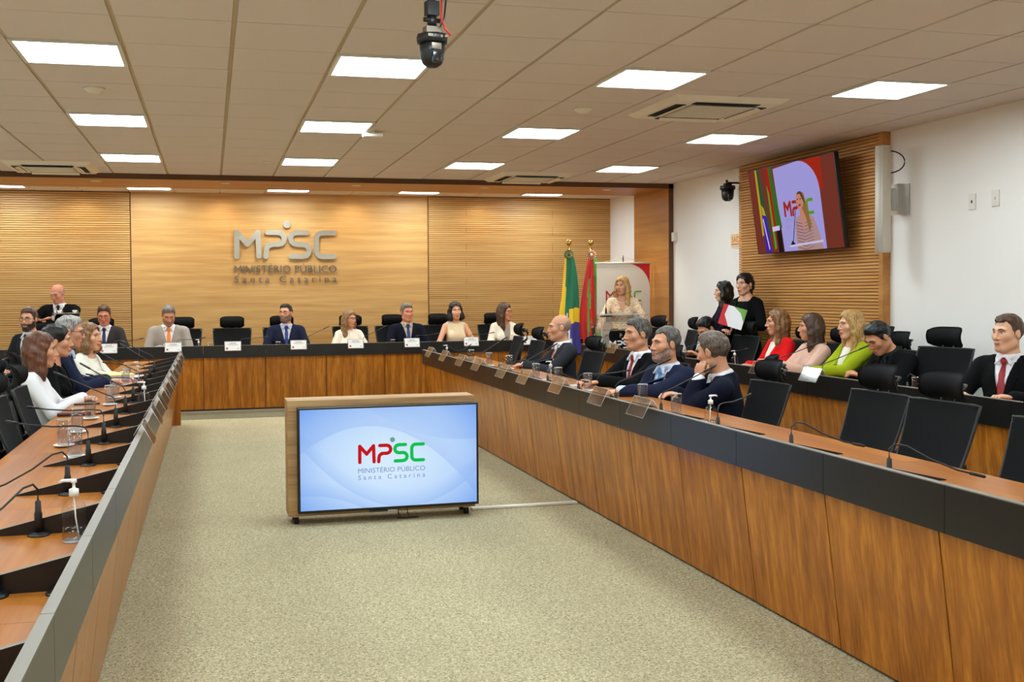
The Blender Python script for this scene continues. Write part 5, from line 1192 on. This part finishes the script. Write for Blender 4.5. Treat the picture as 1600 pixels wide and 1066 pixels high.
    if beard:
        def mod(F, P):
            q = inv(P); x, y, z = q[..., 0], q[..., 1], q[..., 2]
            cut = np.maximum(z+.048+.5*np.maximum(0, np.abs(x)-.035)*-1.6*(y < .06), .0-y)
            mouth = np.sqrt((x/.024)**2+((z+.071)/.0105)**2)-1
            nose = np.where((z > -.052) & (np.abs(x) < .03), z+.052, -1)
            return np.maximum(np.maximum(F, cut), np.maximum(-mouth*.01, nose))
        part('beard', hd[:3]+hd[3:9]+hd[-7:-4], max(.005, vox*.75), M[beard], root, .0022 if beard == 'beard_grey' else .0035, mod, wb=(.0006, 200))
    if glasses:
        gp = []
        for s in (-1, 1):
            c = h.p((s*.033, .104, .000)); pts = [c+h.R @ V3(.0235*math.cos(t)*(1 if True else 1), -abs(.012*math.cos(t)) if s*math.cos(t) > 0 else 0, .0175*math.sin(t)) for t in np.linspace(0, 2*math.pi, 15)]
            gp.append(tubev(pts, .0017 if glasses != 'thin_metal' else .0011, 5, up=fy))
            gp.append(tubev([h.p((s*.056, .093, .006)), h.p((s*.080, .02, .006)), h.p((s*.083, -.02, -.004))], .0018, 5))
        gp.append(tubev([h.p((-.010, .106, .003)), h.p((0, .109, .006)), h.p((.010, .106, .003))], .0016, 5))
        V_, F_ = join(gp); fmesh('glasses', V_, F_, M[glasses], root)
    if necklace:
        pts = [march(lambda P: evalp(torso+neck, P, .001), T.p((math.sin(a)*.20, math.cos(a)*.22, .495-.055*max(0, math.cos(a)))), -(T.R @ V3(math.sin(a), math.cos(a), 0)), 0, .2) for a in np.linspace(-1.35, 1.35, 19)]
        V_, F_ = join([ellv(p, V3(.0065, .0065, .0065), np.eye(3), 6, 4) for p in pts]); fmesh('necklace', V_, F_, M[necklace], root)
    if earring:
        for s in (-1, 1):
            V_, F_ = ellv(h.p((s*.088, -.002, -.048)), V3(.006, .006, .010), h.R, 6, 5); fmesh('earring', V_, F_, M[earring], root)
    if pocket:
        V_, F_ = ellv(T.p((-.085, .118, .33)), V3(.018, .006, .008), T.R, 8, 5); fmesh('pocket_square', V_, F_, M[pocket], root)
    return root
def spec_gaze(look): return max(-.004, min(.004, -look[0]*.006))
# ---------------------------------------------------------------- the people
PI = math.pi
def seat(label, hx, hy, top, face, S=1.0, fwd=.06, **k):
    """hx, hy: where the head is; top: height of the crown; face: body direction"""
    lean = k.get('lean', 0.); tot = .80
    # forward offset of the head from the pelvis for the given lean
    off = .03+.62*math.sin(lean)+fwd*.3
    x = hx+math.sin(face)*off*S; y = hy-math.cos(face)*off*S
    pz = top/S-(.69*math.cos(lean)+.115)-.0
    k.setdefault('headk', 1.04)
    return person(label, (x, y, 0), face, S=S, pelvz=pz, **k)
def both(x=.10, y=.33, z=.775, curl=.45, d=None):
    r = {}
    for s, q in ((-1, 'L'), (1, 'R')):
        r[q] = dict(p=(s*x, y, z), curl=curl)
        if d: r[q]['dir'] = (-s*d[0], d[1], d[2])
    return r
FAR, MID, NEAR = .0085, .0070, .0058
# --- head table, facing the camera
seat('bearded man with glasses in a black suit and dark tie, in the far left corner', -1.98, 12.60, 1.37, PI-.55, S=1.0, vox=FAR, c1='suit_dark_grey', tie='tie_black', hair='hair_brown', beard='beard_dark', glasses='glasses_black', skin='skin_light', look=(.25, .05, 0), hands=both(.1, .3, .7))
seat('man in a dark grey suit and navy tie reading, left end of the head table', -1.37, 14.72, 1.375, PI, S=1.0, vox=FAR, c1='suit_charcoal', tie='tie_navy', hair='hair_brown', glasses='glasses_dark', look=(0, .28, 0), eyes='down', skin='skin_red', lean=.06, hands=both(.12, .30, .775, d=(.5, 1, 0)))
seat('grey-haired man in a light grey suit and orange tie, looking down at the head table', -.55, 14.70, 1.375, PI+.05, S=1.02, vox=FAR, c1='suit_grey', tie='tie_orange', hair='hair_grey', beard='beard_grey', look=(.05, .42, 0), eyes='down', skin='skin_tan', lean=.12, wide=1.1, hands=both(.10, .30, .775, d=(.8, 1, 0)))
seat('bearded man with dark glasses in a navy suit and blue tie at the head table', 1.01, 14.78, 1.36, PI-.05, S=1.0, vox=FAR, c1='suit_navy', tie='tie_blue', c2='shirt_blue', hair='hair_dark', recede=.012, beard='beard_mix', glasses='glasses_dark', look=(-.45, -.08, .05), skin='skin_light', wide=1.08, hands=both(.14, .30, .775))
seat('blonde woman with long hair and glasses in a white blouse at the head table', 1.88, 14.76, 1.275, PI, S=.94, vox=FAR, fem=True, style='long', hair='hair_dark_blond', outfit='blouse', c1='blouse_white', glasses='thin_metal', look=(.60, .05, 0), skin='skin_light', hl=.34, hands=both(.14, .30, .82))
seat('grey-haired man in a dark navy suit and bright blue tie at the head table', 2.71, 14.78, 1.355, PI+.05, S=1.0, vox=FAR, c1='suit_purple' if False else 'suit_dark_navy', c2='shirt_grey', tie='tie_blue', hair='hair_grey', look=(.20, .05, .04), skin='skin_red', wide=1.08, hands=both(.14, .30, .775))
seat('dark-haired woman in a sleeveless cream top at the head table', 3.42, 14.78, 1.375, PI, S=.98, vox=FAR, fem=True, style='bob', hair='hair_dark', outfit='sleeveless', c1='top_cream', look=(.06, .02, .06), smile=.8, skin='skin_pale', hands=both(.16, .28, .79))
seat('woman with glasses in a white blazer, right end of the head table', 4.15, 14.78, 1.35, PI+.1, S=.97, vox=FAR, fem=True, style='long', hair='hair_chestnut', outfit='blazer', c1='blazer_white', c2='blouse_grey', glasses='glasses_black', look=(.75, .02, 0), smile=.8, skin='skin_light', hl=.30, hands=both(.14, .30, .79))
person('stout bald waiter in a black suit holding a tray behind the table', (-1.98, 15.22, 0), PI-.15, S=.955, vox=FAR, standing=True, c1='suit_black', tie='tie_black', hair='hair_stubble', style='bald', look=(-.35, .38, 0), eyes='down', skin='skin_red', wide=1.18, belly=.05, headk=1.06,
       hands={'L': dict(p=(-.02, .36, 1.27), dir=(.9, .3, 0), curl=.6, hint=(-.9, .1, -.5)), 'R': dict(p=(.20, .30, 1.24), dir=(-.7, .6, 0), up=(0, 0, -1), curl=.2, hint=(.9, .0, -.6))})
tr = tag(MB().lathe([(.0001, 0), (.16, 0), (.175, .012), (.172, .015), (.158, .004), (.0001, .004)], 28).build('serving_tray', 'metal', None, (-1.86, 14.86, 1.262)), 'round metal tray held by the bald waiter', 'tray')
for x, y, w in ((-1.94, 14.86, 'left'), (-1.75, 14.86, 'right')):
    c_ = thing('coffee_cup', f'small white coffee cup on the waiter tray, the {w} one', 'cup', (x, y, 1.267), 0, 'cups on the tray')
    MB().lathe([(.018, 0), (.030, .045), (.028, .045), (.017, .004), (.0001, .004)], 16).build('cup', 'cup_white', c_); MB().tube([(.027, 0, .038), (.042, 0, .034), (.040, 0, .016), (.023, 0, .012)], .003, 6).build('handle', 'cup_white', c_)
# --- left desk, facing the aisle
seat('auburn-haired woman in a white long-sleeved top, nearest at the left desk', -1.15, 7.95, 1.25, -PI/2-.0, S=.96, vox=MID, fem=True, style='long', hair='hair_auburn', outfit='tee', c1='top_white', look=(.12, .04, 0), skin='skin_light', hl=.16, lean=.05, watch='R', hands={'L': dict(p=(-.10, .34, .80), curl=.7, dir=(.6, 1, 0)), 'R': dict(p=(.02, .33, .80), curl=.7, dir=(-.3, 1, 0))})
seat('dark-haired woman in a black jacket, second at the left desk', -1.13, 8.62, 1.285, -PI/2-.05, S=.97, vox=MID, fem=True, style='up', hair='hair_dark', outfit='blazer', c1='suit_black', c2='suit_black', look=(.15, .02, 0), skin='skin_light', lean=.05, earring='gold', hands=both(.08, .28, .72))
seat('silver-haired man with glasses in a navy suit, third at the left desk', -1.12, 9.25, 1.335, -PI/2+.1, S=1.0, vox=MID, c1='suit_navy', c2='shirt_blue', tie='tie_light_blue', hair='hair_silver', glasses='glasses_black', look=(.0, .10, 0), skin='skin_light', lean=.16, watch='R', hands={'L': dict(p=(-.16, .42, .785), dir=(.3, 1, 0), curl=.6), 'R': dict(p=(.06, .42, .785), dir=(-.3, 1, 0), curl=.6)})
seat('woman with wavy golden-brown hair in a cream blazer, fourth at the left desk', -1.05, 10.15, 1.25, -PI/2-.35, S=.96, vox=MID, fem=True, style='bob', hair='hair_highlight', outfit='blazer', c1='blazer_white', c2='blazer_white', look=(-.10, -.05, 0), smile=.8, skin='skin_light', lean=.05, headk=1.08, wide=1.1, hands=both(.08, .36, .80, curl=.6))
# --- right desk, front row, facing the aisle
seat('bald grey-bearded man in a charcoal suit and coral tie at the right desk', 3.36, 10.02, 1.27, PI/2-.02, S=.99, vox=NEAR, c1='suit_charcoal_blue', tie='tie_coral', hair='hair_stubble', style='bald', look=(-.10, .02, 0), skin='skin_light', wide=1.08, lean=.06, belly=.02, hands={'L': dict(p=(-.06, .43, .785), dir=(.6, 1, .1), curl=1.0), 'R': dict(p=(.06, .43, .785), dir=(-.6, 1, .1), curl=1.0)})
seat('dark-haired man in a black suit and dark red tie at the right desk', 3.36, 8.02, 1.28, PI/2+.22, S=1.0, vox=NEAR, c1='suit_black', tie='tie_red', hair='hair_grey_dark', look=(-.15, .03, 0), skin='skin_light', wide=1.08, lean=.03, hands={'L': dict(p=(-.08, .46, .785), dir=(.3, 1, -.05), curl=.5), 'R': dict(p=(.10, .46, .785), dir=(-.3, 1, -.05), curl=.5)})
seat('grey-bearded man in a navy suit and light blue tie at the right desk', 3.24, 7.22, 1.235, PI/2+.28, S=1.0, vox=NEAR, c1='suit_navy', c2='shirt_blue', tie='tie_light_blue', hair='hair_grey_dark', style='thin', recede=.018, beard='beard_grey', look=(-.12, -.02, 0), skin='skin_light', wide=1.08, lean=.06, hands={'L': dict(p=(-.02, .50, .785), dir=(.15, 1, -.05), curl=.7), 'R': dict(p=(.02, .30, .77), dir=(-.8, .6, 0), curl=.4)})
seat('short-haired man seen from behind in a dark navy suit, cheek resting on his fist', 3.36, 6.66, 1.215, PI/2-.60, S=1.0, vox=NEAR, c1='suit_dark_navy', hair='hair_ash', look=(-.40, .12, -.05), skin='skin_light', wide=1.15, lean=.16, sway=-.10, watch='L', headk=1.08, hands={'L': dict(p=(-.125, .060, -.155), head=True, dir=(.2, .0, 1), up=(-.8, .4, .0), curl=1.35, hint=(-.5, .3, -1)), 'R': dict(p=(.12, .42, .775), dir=(-.8, .6, 0), curl=.3)})
# --- second row on the right
seat('dark-haired man in a black suit bowing his head, far end of the second row', 5.42, 10.86, 1.225, PI/2+.15, S=1.0, vox=FAR, c1='suit_dark_grey', tie='tie_black', hair='hair_black', look=(.1, .55, 0), eyes='down', skin='skin_tan', lean=.20, hands=both(.10, .34, .77))
seat('woman with long brown hair in a bright red blazer, second row', 5.46, 9.46, 1.315, PI/2, S=.98, vox=MID, fem=True, style='long', hair='hair_highlight', outfit='blazer', c1='blazer_red', c2='blouse_white', look=(-.25, .04, 0), skin='skin_light', hl=.28, earring='pearl', hands=both(.10, .30, .77))
seat('woman with straight brown hair in a pale pink blouse, hands folded, second row', 5.44, 8.82, 1.285, PI/2, S=.97, vox=MID, fem=True, style='long', hair='hair_chestnut', outfit='blouse', c1='blouse_pink', look=(-.42, .04, 0), skin='skin_light', hl=.20, wide=1.08, hands={'L': dict(p=(-.05, .38, .83), dir=(.6, 1, .2), curl=.9), 'R': dict(p=(.05, .38, .83), dir=(-.6, 1, .2), curl=.9)})
seat('woman with long blonde highlights in a lime green jacket, second row', 5.46, 8.22, 1.325, PI/2, S=.99, vox=MID, fem=True, style='long', hair='hair_blond', outfit='blazer', c1='blazer_green', c2='blazer_white', look=(-.10, .02, 0), smile=1, skin='skin_pale', hl=.38, earring='gold', lean=.03, hands={'L': dict(p=(-.08, .44, .80), curl=.6, dir=(.4, 1, 0)), 'R': dict(p=(.06, .40, .79), curl=.6, dir=(-.6, 1, 0))})
seat('dark-haired man in black leaning far forward over the second-row desk', 5.34, 7.60, 1.255, PI/2, S=1.0, vox=MID, outfit='suit', c1='suit_black', c2='suit_dark_grey', hair='hair_black', look=(.05, .50, 0), eyes='down', skin='skin_tan', lean=.42, wide=1.08, hands={'L': dict(p=(-.10, .52, .79), curl=.7), 'R': dict(p=(.10, .48, .79), curl=.7)})
seat('smiling man in black suit and red tie at the right edge of the photo', 5.36, 6.20, 1.315, PI/2+.42, S=1.0, vox=NEAR, c1='suit_black', tie='tie_red', hair='hair_brown', recede=.010, look=(-.30, .03, 0), smile=.7, skin='skin_pale', wide=1.12, belly=.02, hands=both(.18, .34, .77))
# --- standing people on the right
person('blonde woman in a sequinned beige dress speaking at the clear lectern', (5.46, 13.50, 0), PI-.35, S=.985, vox=MID, fem=True, standing=True, style='long', hair='hair_blond', outfit='dress', c1='sequin', look=(-.45, .0, 0), skin='skin_light', necklace='pearl', earring='pearl', headk=1.04, hl=.36, wide=1.12, hands={'L': dict(p=(-.24, .33, 1.10), curl=.5, dir=(-.2, 1, -.2)), 'R': dict(p=(.30, .36, 1.06), curl=.5, dir=(.1, 1, -.2))})
person('woman with long wavy dark hair in dark purple, standing by the white wall', (5.84, 11.24, 0), PI/2-.15, S=.935, vox=MID, fem=True, standing=True, style='wavy', hair='hair_dark', outfit='blazer', c1='suit_purple', c2='suit_purple', look=(-.2, .05, 0), skin='skin_pale', hands={'L': dict(p=(-.12, .18, 1.0)), 'R': dict(p=(.12, .18, 1.0))})
person('dark-haired woman in a black suit holding a folder, standing against the slatted panel', (5.83, 10.74, 0), PI/2+.45, S=.985, vox=MID, fem=True, standing=True, style='up', hair='hair_black', outfit='blazer', c1='suit_black', c2='suit_black', look=(-.05, .05, 0), skin='skin_pale', earring='pearl', hands={'L': dict(p=(-.12, .26, 1.12), curl=.8, dir=(.9, .3, 0), hint=(-.8, -.3, -.8)), 'R': dict(p=(.12, .28, 1.08), curl=.8, dir=(-.9, .3, 0))})
fo = thing('folder', 'white, red and green folder held by the woman in the black suit', 'folder', (5.56, 10.55, 1.215), 0); fo.rotation_euler = (math.radians(-10), math.radians(14), -1.05); fo.scale = (.88, .88, .88)
MB().box((-.17, 0, -.13), (.17, .006, .13)).build('cover', 'paper', fo)
MB().prism([(-.171, -.0015, .13), (-.10, -.0015, .13), (-.115, -.0015, 0), (-.02, -.0015, -.13), (-.171, -.0015, -.13)], (0, -.001, 0)).build('red_band', 'banner_red', fo)
MB().prism([(-.02, -.0015, .13), (.171, -.0015, .13), (.171, -.0015, -.03), (.10, -.0015, .07)], (0, -.001, 0)).build('green_band', 'banner_green', fo)
